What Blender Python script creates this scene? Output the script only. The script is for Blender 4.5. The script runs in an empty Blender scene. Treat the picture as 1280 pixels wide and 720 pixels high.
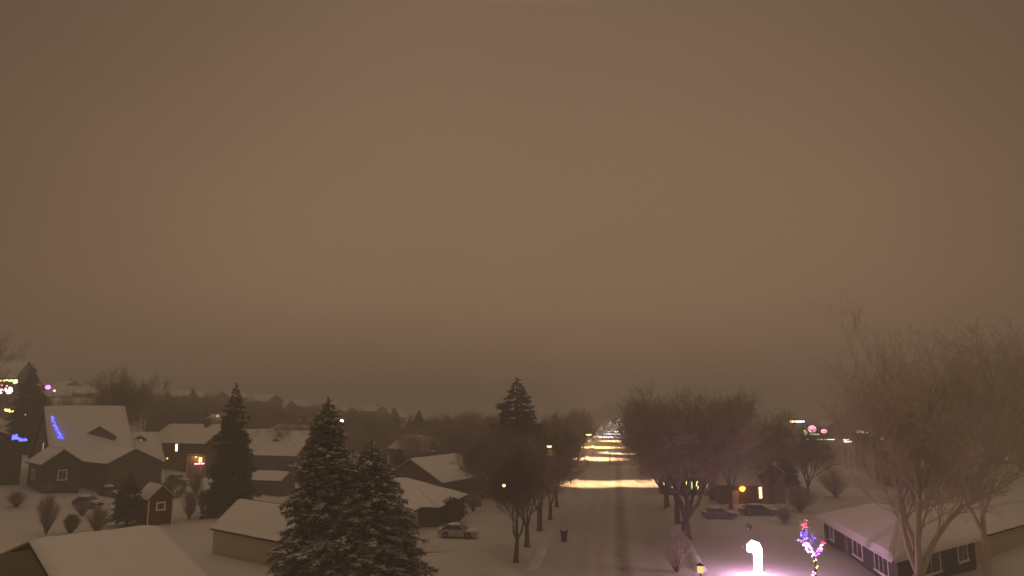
import bpy, math, random
from mathutils import Vector, Matrix, noise
PI = math.pi
R = math.radians
C = bpy.context.scene.collection
rnd = random.Random(7)

# ------------------------------------------------------------------ camera model (15 m up a mast over the street)
F = 914.0; CH = 15.0
PITCH = math.atan(145/F); YAW = math.atan(128/math.hypot(F, 145))
def ss(t):
    t = max(0.0, min(1.0, t)); return t*t*(3-2*t)
def Z(x, y):
    """terrain: flat round the street, a hill to the west"""
    z = 17*ss((-x-50)/175)
    u = ss((abs(x+0.3)-12)/10)
    z += u*(0.16*math.sin(x*.21+y*.13)+0.12*math.sin(x*.09-y*.17+1)+.05*math.sin(x*.5+y*.43))
    return z
def ray(px, py):
    x = (px-640)/F; y = -(py-360)/F
    fy = math.cos(PITCH)-y*math.sin(PITCH); fz = math.sin(PITCH)+y*math.cos(PITCH)
    c, s = math.cos(YAW), math.sin(YAW)
    return Vector((x*c-fy*s, x*s+fy*c, fz))
def at(px, py, h=0.0):
    """the spot on the terrain (or h above it) seen in that direction"""
    d = ray(px, py); t = 20.0
    while t < 3000:
        p = d*t
        if CH+p.z <= Z(p.x, p.y)+h: break
        t += .25
    return (p.x, p.y)
def away(px, depth):
    d = ray(px, 505); return (d.x*depth, d.y*depth)

# ------------------------------------------------------------------ materials
def mat(name, col, rough=.8, metal=0, var=0.0, vscale=2.0, bump=0.0, bscale=20.0, snow=0.0, snowscale=1.5, siding=0, emit=None, estr=0, spec=.3):
    m = bpy.data.materials.new(name); m.use_nodes = True
    nt = m.node_tree; N = nt.nodes; L = nt.links
    b = N['Principled BSDF']
    b.inputs['Base Color'].default_value = (*col, 1); b.inputs['Roughness'].default_value = rough
    b.inputs['Metallic'].default_value = metal; b.inputs['Specular IOR Level'].default_value = spec
    tc = N.new('ShaderNodeTexCoord'); out = None
    if var:
        n = N.new('ShaderNodeTexNoise'); n.inputs['Scale'].default_value = vscale; n.inputs['Detail'].default_value = 5
        L.new(tc.outputs['Object'], n.inputs['Vector'])
        mx = N.new('ShaderNodeMix'); mx.data_type = 'RGBA'
        mx.inputs['A'].default_value = (*[c*(1-var) for c in col], 1); mx.inputs['B'].default_value = (*[min(1, c*(1+var)) for c in col], 1)
        L.new(n.outputs['Fac'], mx.inputs['Factor']); out = mx.outputs['Result']; L.new(out, b.inputs['Base Color'])
    if snow:
        g = N.new('ShaderNodeNewGeometry'); sp = N.new('ShaderNodeSeparateXYZ'); L.new(g.outputs['Normal'], sp.inputs[0])
        n = N.new('ShaderNodeTexNoise'); n.inputs['Scale'].default_value = snowscale; n.inputs['Detail'].default_value = 4
        L.new(tc.outputs['Object'], n.inputs['Vector'])
        a = N.new('ShaderNodeMath'); a.operation = 'MULTIPLY_ADD'; L.new(sp.outputs['Z'], a.inputs[0]); a.inputs[1].default_value = .6; L.new(n.outputs['Fac'], a.inputs[2])
        mr = N.new('ShaderNodeMapRange'); L.new(a.outputs[0], mr.inputs['Value']); mr.inputs['From Min'].default_value = 1.15-snow*.6; mr.inputs['From Max'].default_value = 1.3-snow*.6
        mx = N.new('ShaderNodeMix'); mx.data_type = 'RGBA'; L.new(mr.outputs[0], mx.inputs['Factor'])
        if out: L.new(out, mx.inputs['A'])
        else: mx.inputs['A'].default_value = (*col, 1)
        mx.inputs['B'].default_value = (.74, .74, .76, 1); out = mx.outputs['Result']; L.new(out, b.inputs['Base Color'])
    if bump:
        bn = N.new('ShaderNodeBump'); bn.inputs['Strength'].default_value = bump; bn.inputs['Distance'].default_value = .1
        n = N.new('ShaderNodeTexNoise'); n.inputs['Scale'].default_value = bscale; n.inputs['Detail'].default_value = 6
        L.new(tc.outputs['Object'], n.inputs['Vector']); L.new(n.outputs['Fac'], bn.inputs['Height']); L.new(bn.outputs[0], b.inputs['Normal'])
    if siding:
        w = N.new('ShaderNodeTexWave'); w.wave_type = 'BANDS'; w.bands_direction = 'Z'; w.wave_profile = 'SAW'; w.inputs['Scale'].default_value = siding
        L.new(tc.outputs['Object'], w.inputs['Vector']); bn = N.new('ShaderNodeBump'); bn.inputs['Distance'].default_value = .04; bn.inputs['Strength'].default_value = .8
        L.new(w.outputs['Fac'], bn.inputs['Height']); L.new(bn.outputs[0], b.inputs['Normal'])
    if emit:
        b.inputs['Emission Color'].default_value = (*emit, 1); b.inputs['Emission Strength'].default_value = estr
        if estr < 25: m.cycles.emission_sampling = 'NONE'
    return m
M = {}
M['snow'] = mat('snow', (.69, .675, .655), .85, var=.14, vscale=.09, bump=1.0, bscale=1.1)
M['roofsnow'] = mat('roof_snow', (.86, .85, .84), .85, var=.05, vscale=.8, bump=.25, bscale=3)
M['bark'] = mat('bark', (.13, .105, .08), .95, var=.4, vscale=4, bump=.8, bscale=12, snow=.25, snowscale=2)
M['twig'] = mat('twig', (.33, .28, .22), .95, var=.3, vscale=1, snow=.35, snowscale=.6)
M['frosttwig'] = mat('frosted_twig', (.60, .52, .41), .95, var=.25, vscale=.5, snow=.8, snowscale=.6)
M['darktwig'] = mat('dark_twig', (.22, .19, .13), .95, var=.3, vscale=1, snow=.1)
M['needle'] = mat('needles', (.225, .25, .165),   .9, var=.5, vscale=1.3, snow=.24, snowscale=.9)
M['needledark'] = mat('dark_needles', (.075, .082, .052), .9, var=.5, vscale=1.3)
M['trunk'] = mat('trunk_bark', (.06, .047, .036), .95, var=.4, vscale=3, bump=.6, bscale=8)
M['brown'] = mat('brown_siding', (.12, .08, .055), .8, var=.12, siding=1.6)
M['olive'] = mat('olive_siding', (.14, .115, .065), .8, var=.12, siding=1.6)
M['dark'] = mat('dark_siding', (.085, .068, .058), .8, var=.15, siding=1.6)
M['blue'] = mat('slate_blue_siding', (.085, .088, .09), .8, var=.12, siding=1.8)
M['tan'] = mat('tan_siding', (.60, .50, .36), .8, var=.08, siding=1.8)
M['beige'] = mat('beige_siding', (.26, .22, .17), .8, var=.1, siding=1.8)
M['red'] = mat('barn_red_boards', (.14, .030, .024), .8, var=.2, vscale=3, siding=1.2)
M['shingle'] = mat('dark_shingles', (.045, .04, .037), .9, var=.3, vscale=6, bump=.4, bscale=30)
M['bareroof'] = mat('bare_olive_roof', (.12, .094, .045), .85, var=.15, vscale=1.2, bump=.3, bscale=16)
M['purple'] = mat('purple_roof_glass', (.15, .075, .12), .5, var=.2)
M['trim'] = mat('white_trim', (.85, .83, .78), .6)
M['glass'] = mat('dark_glass', (.02, .022, .025), .12, spec=.5)
M['metal'] = mat('grey_metal', (.18, .18, .18), .5, metal=.6)
M['pole'] = mat('weathered_pole', (.12, .095, .07), .9, var=.2)
M['brick'] = mat('brick', (.16, .07, .05), .9, var=.3, vscale=6, bump=.5, bscale=15)
M['rubber'] = mat('rubber', (.02, .02, .02), .9)
M['rim'] = mat('rim', (.25, .25, .26), .45, metal=.7)
M['bin'] = mat('dark_bin', (.03, .028, .03), .5)
def paint(name, c): return mat(name, c, .4, var=.1, vscale=1.5, snow=.25, snowscale=1.2)
M['cargrey'] = paint('pale_car_paint', (.40, .39, .34)); M['cardark'] = paint('dark_car_paint', (.05, .05, .06)); M['carmid'] = paint('grey_car_paint', (.16, .16, .17))
def glow(name, col, s): return mat(name, (.3, .3, .3), .6, emit=col, estr=s)
G = {'warm': glow('warm_glow', (1, .62, .22), 5), 'yellow': glow('yellow_glow', (1, .80, .25), 5), 'white': glow('white_glow', (.95, 1, .85), 4),
     'pale': glow('pale_window_glow', (.8, .95, .55), 2.6), 'dim': glow('dim_window_glow', (.85, .8, .5), 1.1), 'faint': glow('faint_window_glow', (.8, .72, .5), .7),
     'cool': glow('cool_glow', (.80, .78, 1), 5), 'blue': glow('blue_bulbs', (.05, .06, 1), 7), 'violet': glow('violet_bulbs', (.5, .12, 1), 8),
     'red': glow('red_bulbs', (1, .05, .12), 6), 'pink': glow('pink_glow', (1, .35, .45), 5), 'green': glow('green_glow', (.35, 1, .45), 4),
     'orange': glow('orange_glow', (1, .30, .04), 7), 'bulb': glow('white_violet_bulbs', (.85, .75, 1), 7), 'amber': glow('amber_lantern_glow', (1, .62, .25), 1.3),
     'figure': glow('lit_figure', (1, .50, .84), 62)}

# ------------------------------------------------------------------ mesh building
class MB:
    def __init__(s): s.v = []; s.f = []
    def poly(s, pts):
        n = len(s.v); s.v += [tuple(p) for p in pts]; s.f.append(tuple(range(n, n+len(pts))))
    def box(s, x0, x1, y0, y1, z0, z1):
        n = len(s.v)
        s.v += [(x0,y0,z0),(x1,y0,z0),(x1,y1,z0),(x0,y1,z0),(x0,y0,z1),(x1,y0,z1),(x1,y1,z1),(x0,y1,z1)]
        s.f += [tuple(n+i for i in q) for q in ((3,2,1,0),(4,5,6,7),(0,1,5,4),(1,2,6,5),(2,3,7,6),(3,0,4,7))]
    def tube(s, a, b, r0, r1, k=4, cap=False):
        a = Vector(a); b = Vector(b); d = b-a
        if d.length < 1e-6: return
        d.normalize(); u = d.orthogonal().normalized(); w = d.cross(u); n = len(s.v)
        for i in range(k):
            t = 2*PI*i/k; o = u*math.cos(t)+w*math.sin(t)
            s.v.append(tuple(a+o*r0)); s.v.append(tuple(b+o*r1))
        for i in range(k):
            j = (i+1) % k; s.f.append((n+2*i, n+2*j, n+2*j+1, n+2*i+1))
        if cap:
            s.f.append(tuple(n+2*i+1 for i in range(k))); s.f.append(tuple(n+2*i for i in reversed(range(k))))
    def path(s, pts, rad, k=8, cap=True):
        """a smooth tube along points"""
        pts = [Vector(p) for p in pts]; n = len(s.v); u = None
        for i, p in enumerate(pts):
            d = (pts[min(i+1, len(pts)-1)]-pts[max(i-1, 0)]).normalized()
            u = (u-d*u.dot(d)).normalized() if u and (u-d*u.dot(d)).length > 1e-4 else d.orthogonal().normalized()
            w = d.cross(u)
            for j in range(k):
                t = 2*PI*j/k; s.v.append(tuple(p+(u*math.cos(t)+w*math.sin(t))*rad[i]))
        for i in range(len(pts)-1):
            for j in range(k):
                q = (j+1) % k; s.f.append((n+i*k+j, n+i*k+q, n+(i+1)*k+q, n+(i+1)*k+j))
        if cap:
            s.f.append(tuple(n+j for j in reversed(range(k)))); s.f.append(tuple(n+(len(pts)-1)*k+j for j in range(k)))
    def blob(s, c, rx, ry, rz, k=8, m=5, seed=0, amp=.2):
        c = Vector(c); n = len(s.v)
        for i in range(m+1):
            th = PI*i/m
            for j in range(k):
                ph = 2*PI*j/k; d = Vector((math.sin(th)*math.cos(ph), math.sin(th)*math.sin(ph), math.cos(th)))
                q = 1+amp*noise.noise(d*1.7+Vector((seed*3.1, seed, 0)))
                s.v.append((c.x+d.x*rx*q, c.y+d.y*ry*q, c.z+d.z*rz*q))
        for i in range(m):
            for j in range(k):
                q = (j+1) % k; s.f.append((n+i*k+j, n+(i+1)*k+j, n+(i+1)*k+q, n+i*k+q))
    def build(s, name, m, parent=None, smooth=False):
        me = bpy.data.meshes.new(name); me.from_pydata(s.v, [], s.f); me.update()
        if smooth: me.polygons.foreach_set('use_smooth', [True]*len(me.polygons))
        me.materials.append(m); o = bpy.data.objects.new(name, me); C.objects.link(o)
        if parent: o.parent = parent
        return o
def tag(o, label=None, cat=None, group=None, kind=None):
    if label: o['label'] = label
    if cat: o['category'] = cat
    if group: o['group'] = group
    if kind: o['kind'] = kind
    return o
def empty(name, loc, rz=0):
    o = bpy.data.objects.new(name, None); C.objects.link(o); o.location = loc; o.rotation_euler = (0, 0, rz); o.empty_display_size = .2
    return o
def thing(name, label, cat, x, y, rz=0, group=None, z=None):
    return tag(empty(name, (x, y, Z(x, y) if z is None else z), rz), label, cat, group)
def copy_tree(o, parent=None):
    c = o.copy(); C.objects.link(c); c.parent = parent
    for ch in list(o.children): copy_tree(ch, c)
    return c

# ------------------------------------------------------------------ trees
PROTO = []   # the first tree of a kind is used itself, later ones are copies
def bare_mesh(seed, H, spread, stems=4, fork=.2, dens=1.0, rad=.30, up=.55, kmax=7, twigr=.010):
    r = random.Random(seed); T = MB(); K = MB(); top = []
    def seg(p, d, L, r0, lvl):
        n = 4 if lvl < 3 else 2; q = p.copy(); rr = r0; pts = [q.copy()]; rads = [rr]
        for i in range(n):
            d = (d+Vector((r.gauss(0, .13), r.gauss(0, .13), r.gauss(.03, .08)))).normalized()
            q = q+d*L/n; rr = r0*(1-.55*(i+1)/n); pts.append(q.copy()); rads.append(rr)
            if lvl >= 1 and i < n-1 or lvl == 0 and i >= 1:
                for _ in range(1 if lvl < 4 else 2): grow(q, d, L*r.uniform(.5, .72), rr*.62, lvl+1)
        b = T if lvl <= 1 else K
        b.path(pts, rads, 7 if lvl <= 1 else (4 if lvl < 4 else 3), cap=False)
        if lvl < 6:
            for _ in range(2): grow(q, d, L*r.uniform(.62, .85), rr*.85, lvl+1)
    def grow(p, d, L, r0, lvl):
        if lvl > kmax or L < .30 or r.random() > dens and lvl > 3: return
        a = r.uniform(0, 2*PI); s = r.uniform(.35, .8); u = d.orthogonal().normalized(); w = d.cross(u)
        nd = (d+(u*math.cos(a)+w*math.sin(a))*s).normalized(); nd = (nd+Vector((nd.x*.10*spread, nd.y*.10*spread, up*.22))).normalized()
        seg(p, nd, L, max(r0, twigr), lvl)
    h0 = H*fork; base = Vector((0, 0, -.4)); q = Vector((r.uniform(-.2, .2), r.uniform(-.2, .2), h0))
    T.path([base, Vector((0, 0, .1)), Vector((0, 0, .6)), q], [rad*1.5, rad*1.25, rad*1.02, rad*.9], 9, cap=False)
    for i in range(stems):
        a = 2*PI*i/stems+r.uniform(-.4, .4); t = r.uniform(.25, .5)*spread
        d = Vector((math.cos(a)*t, math.sin(a)*t, 1)).normalized()
        seg(q, d, H*.36*r.uniform(.85, 1.1), rad*.62, 0)
    zt = max(v[2] for v in K.v); sc = H/zt
    wid = sorted(abs(v[0]) for v in K.v)[int(len(K.v)*.985)]
    sx = spread*H*.36/wid
    for b in (T, K):
        b.v = [(x*(1+(sx-1)*ss(z*sc/H*3)), y*(1+(sx-1)*ss(z*sc/H*3)), z*sc) for x, y, z in b.v]
    return T, K
def make_bare(name, seed, H, spread, tm='bark', km='twig', **k):
    T, K = bare_mesh(seed, H, spread, **k); o = empty(name, (0, 0, 0)); o['H'] = H
    T.build('trunk', M[tm], o, True); K.build('crown', M[km], o)
    o['fresh'] = 1; return o
ca_, sa_ = math.cos, math.sin
def spruce_mesh(seed, H, Rb, step=.42, dens=1.0, snowy=.5, low=.04, card=.42, pw=.82):
    r = random.Random(seed); T = MB(); K = MB(); S = MB()
    T.path([(0, 0, -.4), (0, 0, H*.4), (0, 0, H*.97)], [.018*H+.05, .011*H+.03, .02], 8)
    z = H*low
    while z < H*.985:
        f = z/H; rad = Rb*(1-f)**pw*(1+.10*math.sin(f*31+seed))+.04
        nb = max(4, int((5+8*(1-f))*dens))
        a0 = r.uniform(0, 2*PI)
        for b in range(nb):
            a = a0+2*PI*b/nb+r.uniform(-.25, .25); L = rad*(r.uniform(.62, 1.08)+.16*noise.noise(Vector((ca_(a), sa_(a), z*.45))*1.6)); ca, sa = math.cos(a), math.sin(a)
            lift = .30-.62*(1-f); n = max(3, int(L/.30)); zz = max(.2, z+r.uniform(-.8, .8)*step)
            tip = Vector((ca*L, sa*L, zz+lift*L*.55))
            if L > .8: T.tube((0, 0, zz), tip*.98, .03+.01*L, .01, 3)
            for i in range(n):
                t = (i+.6+r.uniform(-.3, .3))/n
                if t < .22: continue
                P = Vector((ca*L*t, sa*L*t, zz+lift*L*t*(.35+.2*t)-.10*L*t*t))
                wv = .16+.55*math.sin(min(1, t*1.05)*PI*.92)*min(1, L*.42)
                for sd in (-1, 0, 1):
                    an = a+sd*r.uniform(.45, 1.0); l = card*(.35+.65*min(1, (1-f)*4))*r.uniform(.75, 1.3)*(1 if sd == 0 else .8+wv)
                    d = Vector((math.cos(an), math.sin(an), r.uniform(-.35, .10))).normalized(); sv = Vector((-math.sin(an), math.cos(an), r.uniform(-.4, .4)))*l*r.uniform(.20, .30)
                    q = P+Vector((r.uniform(-.08, .08), r.uniform(-.08, .08), r.uniform(-.1, .06)))
                    K.v += [tuple(q), tuple(q+d*l*.45+sv+Vector((0, 0, -.03))), tuple(q+d*l), tuple(q+d*l*.45-sv+Vector((0, 0, -.05)))]
                    m = len(K.v); K.f.append((m-4, m-3, m-2, m-1))
                    dn = Vector((d.x*.4, d.y*.4, -.75))*l*.7
                    K.v += [tuple(q), tuple(q+d*l*.5), tuple(q+d*l*.35+dn)]; m = len(K.v); K.f.append((m-3, m-2, m-1))
                if t > .5 and r.random() < snowy*.16:
                    S.blob(P+Vector((0, 0, .07)), r.uniform(.10, .26), r.uniform(.10, .22), .055, 6, 4, r.random()*9, .3)
        z += step*(1-.45*f)
    for i in range(40):
        a = r.uniform(0, 6.3); q = Vector((0, 0, H*(.94+.0016*i))); d = Vector((math.cos(a)*.35, math.sin(a)*.35, .9))*.32
        K.poly([q, q+d*.6+Vector((.04, 0, 0)), q+d, q+d*.6-Vector((.04, .0, 0))])
    return T, K, S
def make_spruce(name, seed, H, Rb, km='needle', **k):
    T, K, S = spruce_mesh(seed, H, Rb, **k); o = empty(name, (0, 0, 0)); o['H'] = H
    T.build('trunk', M['trunk'], o, True); K.build('crown', M[km], o)
    if S.v: S.build('snow_clumps', M['roofsnow'], o, True)
    o['fresh'] = 1; return o
def plant(src, x, y, H, rz, label, cat, group=None, wide=1.0, lean=0.0):
    o = src if src.get('fresh') else copy_tree(src)
    if src.get('fresh'): src['fresh'] = 0
    s = H/src['H']; o.location = (x, y, Z(x, y)); o.scale = (s*wide, s*wide, s); o.rotation_euler = (lean, 0, rz)
    if 'group' in o: del o['group']
    tag(o, label, cat, group); return o

# ------------------------------------------------------------------ snow-covered roofs and houses
def slope_snow(mb, A, B, Cc, D, th=.22, seed=0):
    """snow lying on one roof plane A-B (eave) C-D (ridge, C above B): a grid with soft edges"""
    A, B, Cc, D = map(Vector, (A, B, Cc, D)); nx = max(4, int((B-A).length/.9)); ny = max(4, int((D-A).length/.7))
    nrm = (B-A).cross(D-A); nrm = nrm if nrm.length > 1e-6 else (B-A).cross(Cc-A)
    nrm.normalize(); n0 = len(mb.v)
    if nrm.z < 0: nrm = -nrm
    for j in range(ny+1):
        for i in range(nx+1):
            u = i/nx; v = j/ny; p = (A*(1-u)+B*u)*(1-v)+(D*(1-u)+Cc*u)*v
            e = min(u*nx, (nx-u*nx), v*ny*1.0); k = min(1, .25+e*.75)
            t = th*k*(1+.35*noise.noise(p*.5+Vector((seed, 0, 0))))+.02
            o = nrm*t
            if v == 0: o += Vector((0, 0, -.10*abs(noise.noise(p*.8)))) 
            mb.v.append(tuple(p+o))
    for j in range(ny):
        for i in range(nx):
            q = n0+j*(nx+1)+i; mb.f.append((q, q+1, q+nx+2, q+nx+1))
    # skirt along the eave and both rakes
    rim = [n0+i for i in range(nx+1)]
    for lst, P, Q in ((rim, A, B), ([n0+j*(nx+1) for j in range(ny+1)], A, D), ([n0+j*(nx+1)+nx for j in range(ny+1)], B, Cc)):
        m0 = len(mb.v); L = len(lst)-1
        for i in range(L+1): mb.v.append(tuple(P.lerp(Q, i/L)+Vector((0, 0, .004))))
        for i in range(L): mb.f.append((lst[i], lst[i+1], m0+i+1, m0+i))
def window(par, fx, c, z, w, h, pane='glass', nm='window', n=2):
    """fx(u, z, out): maps wall coordinates to local xyz. frame with sill, panes a sub-part"""
    f = MB(); g = MB()
    def bar(u0, u1, z0, z1, o0=.0, o1=.06):
        p = [fx(u, zz, o) for u, zz, o in ((u0,z0,o0),(u1,z0,o0),(u1,z1,o0),(u0,z1,o0),(u0,z0,o1),(u1,z0,o1),(u1,z1,o1),(u0,z1,o1))]
        k = len(f.v); f.v.extend(p); f.f.extend(tuple(k+i for i in q) for q in ((3,2,1,0),(4,5,6,7),(0,1,5,4),(1,2,6,5),(2,3,7,6),(3,0,4,7)))
    t = .20
    bar(c-w/2-t, c+w/2+t, z+h, z+h+t); bar(c-w/2-t, c-w/2, z, z+h); bar(c+w/2, c+w/2+t, z, z+h)
    bar(c-w/2-t-.05, c+w/2+t+.05, z-t, z, .0, .13)
    for i in range(1, n): bar(c-w/2+w*i/n-.04, c-w/2+w*i/n+.04, z, z+h)
    g.poly([fx(c-w/2, z, .025), fx(c+w/2, z, .025), fx(c+w/2, z+h, .025), fx(c-w/2, z+h, .025)])
    fo = f.build('window', M['trim'], par); pm = M.get(pane) or G[pane]
    g.build('pane', pm, fo); return fo
def house(name, label, cat, x, y, rz, L, D, he, hr, wall='brown', roof='gable', along='x', ov=.45, snow=.22, wins=(), chim=None, doors=(), group=None, z=None, th=.16, found=1.5, snowmat='roofsnow', porch=None):
    """front-left corner at the origin, x along the front, y away from it"""
    o = thing(name, label, cat, x, y, rz, group, z); w = MB(); r = MB(); s = MB(); z0 = -found
    sd = (x*.37+y*.11) % 17
    if along == 'x':
        mid = D/2
        w.poly([(0,0,z0),(L,0,z0),(L,0,he),(0,0,he)]); w.poly([(L,D,z0),(0,D,z0),(0,D,he),(L,D,he)])
        if roof == 'gable':
            w.poly([(L,0,z0),(L,D,z0),(L,D,he),(L,mid,hr-.02),(L,0,he)]); w.poly([(0,D,z0),(0,0,z0),(0,0,he),(0,mid,hr-.02),(0,D,he)])
            ra, rb = (-ov, mid), (L+ov, mid)
        else:
            w.poly([(L,0,z0),(L,D,z0),(L,D,he),(L,0,he)]); w.poly([(0,D,z0),(0,0,z0),(0,0,he),(0,D,he)])
            ra, rb = (min(mid, L/2-.2), mid), (max(L-mid, L/2+.2), mid)
    else:
        mid = L/2
        w.poly([(L,0,z0),(L,D,z0),(L,D,he),(L,0,he)]); w.poly([(0,D,z0),(0,0,z0),(0,0,he),(0,D,he)])
        if roof == 'gable':
            w.poly([(0,0,z0),(L,0,z0),(L,0,he),(mid,0,hr-.02),(0,0,he)]); w.poly([(L,D,z0),(0,D,z0),(0,D,he),(mid,D,hr-.02),(L,D,he)])
            ra, rb = (mid, -ov), (mid, D+ov)
        else:
            w.poly([(0,0,z0),(L,0,z0),(L,0,he),(0,0,he)]); w.poly([(L,D,z0),(0,D,z0),(0,D,he),(L,D,he)])
            ra, rb = (mid, min(mid, D/2-.2)), (mid, max(D-mid, D/2+.2))
    k = (hr-he)/mid; el = he-ov*k
    a, b, c, d = (-ov,-ov,el), (L+ov,-ov,el), (L+ov,D+ov,el), (-ov,D+ov,el); A = (*ra, hr); B = (*rb, hr)
    if along == 'x': planes = [(a, b, B, A), (c, d, A, B)]+([(b, c, B, B), (d, a, A, A)] if roof == 'hip' else [])
    else: planes = [(b, c, B, A), (d, a, A, B)]+([(a, b, A, A), (c, d, B, B)] if roof == 'hip' else [])
    for q in planes:
        Q = [Vector(p) for p in q]; Q2 = [Q[0], Q[1], Q[2]] if (Q[2]-Q[3]).length < 1e-4 else Q
        up = [p+Vector((0, 0, th*.5)) for p in Q2]; dn = [p-Vector((0, 0, th*.5)) for p in Q2]
        r.poly(up); r.poly(list(reversed(dn)))
        for i in range(len(up)):
            j = (i+1) % len(up); r.poly([dn[i], dn[j], up[j], up[i]])
        if snow: slope_snow(s, *[p+Vector((0, 0, th*.5)) for p in Q], th=snow, seed=sd)
    w.build('wall', M[wall], o); ro = r.build('roof', M['shingle'] if snow else M['bareroof'], o)
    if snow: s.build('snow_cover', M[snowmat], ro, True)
    def face(nm):
        return {'front': lambda u, zz, q: (u, -q, zz), 'back': lambda u, zz, q: (L-u, D+q, zz),
                'right': lambda u, zz, q: (L+q, u, zz), 'left': lambda u, zz, q: (-q, D-u, zz)}[nm]
    for (fc, u, zz, ww, hh, *rest) in wins:
        window(o, face(fc), u, zz, ww, hh, rest[0] if rest else 'glass', n=rest[1] if len(rest) > 1 else (2 if ww > .7 else 1))
    for (fc, u, ww, hh, *rest) in doors:
        fx = face(fc); dm = MB(); n = 4
        p = [fx(uu, zz, q) for q in (0, .05) for uu, zz in ((u-ww/2, 0), (u+ww/2, 0), (u+ww/2, hh), (u-ww/2, hh))]
        dm.v = p; dm.f = [(3,2,1,0),(4,5,6,7),(0,1,5,4),(1,2,6,5),(2,3,7,6),(3,0,4,7)]
        dd = dm.build('garage_door' if ww > 1.6 else 'door', M[rest[0]] if rest else M['trim'], o)
        hb = MB(); hb.tube(fx(u+ww*.38, 1.0, .05), fx(u+ww*.38, 1.0, .12), .03, .03, 6, True); hb.build('handle', M['metal'], dd)
    if chim:
        cx, cy, cw, ch = chim; cb = MB(); cb.box(cx-cw/2, cx+cw/2, cy-cw/2, cy+cw/2, he, ch); co = cb.build('chimney', M['brick'], ro)
        cs = MB(); cs.blob((cx, cy, ch+.02), cw*.62, cw*.62, .14); cs.build('snow_cap', M['roofsnow'], co, True)
    return o

# ------------------------------------------------------------------ other things
def lamp_post(x, y, h, label, col, power, size=.35, gm='warm', aim=0.0, cone=118, group='street lamps', head=(.26, .5), arm=1.4, light=True, blend=.5):
    o = thing('street_lamp', label, 'street lamp', x, y, aim, group)
    p = MB(); p.path([(0, 0, -.3), (0, 0, h*.5), (0, 0, h)], [.11, .09, .07], 8); p.path([(0, 0, h), (arm*.5, 0, h+.25), (arm, 0, h+.3)], [.05, .04, .04], 6); p.build('pole', M['metal'], o, True)
    hd = MB(); hd.blob((arm+.2, 0, h+.34), head[1]*1.1, head[0]*1.1, .14); ho = hd.build('lamp_head', M['metal'], o, True)
    g = MB(); g.blob((arm+.2, 0, h+.20), head[1], head[0], .17, seed=1, amp=0); g.build('lens', G[gm], ho, True)
    if light:
        l = bpy.data.lights.new('lamp_light', 'SPOT'); l.energy = power; l.color = col; l.spot_size = R(cone); l.spot_blend = blend; l.shadow_soft_size = .25
        lo = bpy.data.objects.new('lamp_light', l); C.objects.link(lo); lo.parent = o; lo.location = (arm+.2, 0, h-.05)
    return o
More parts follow.
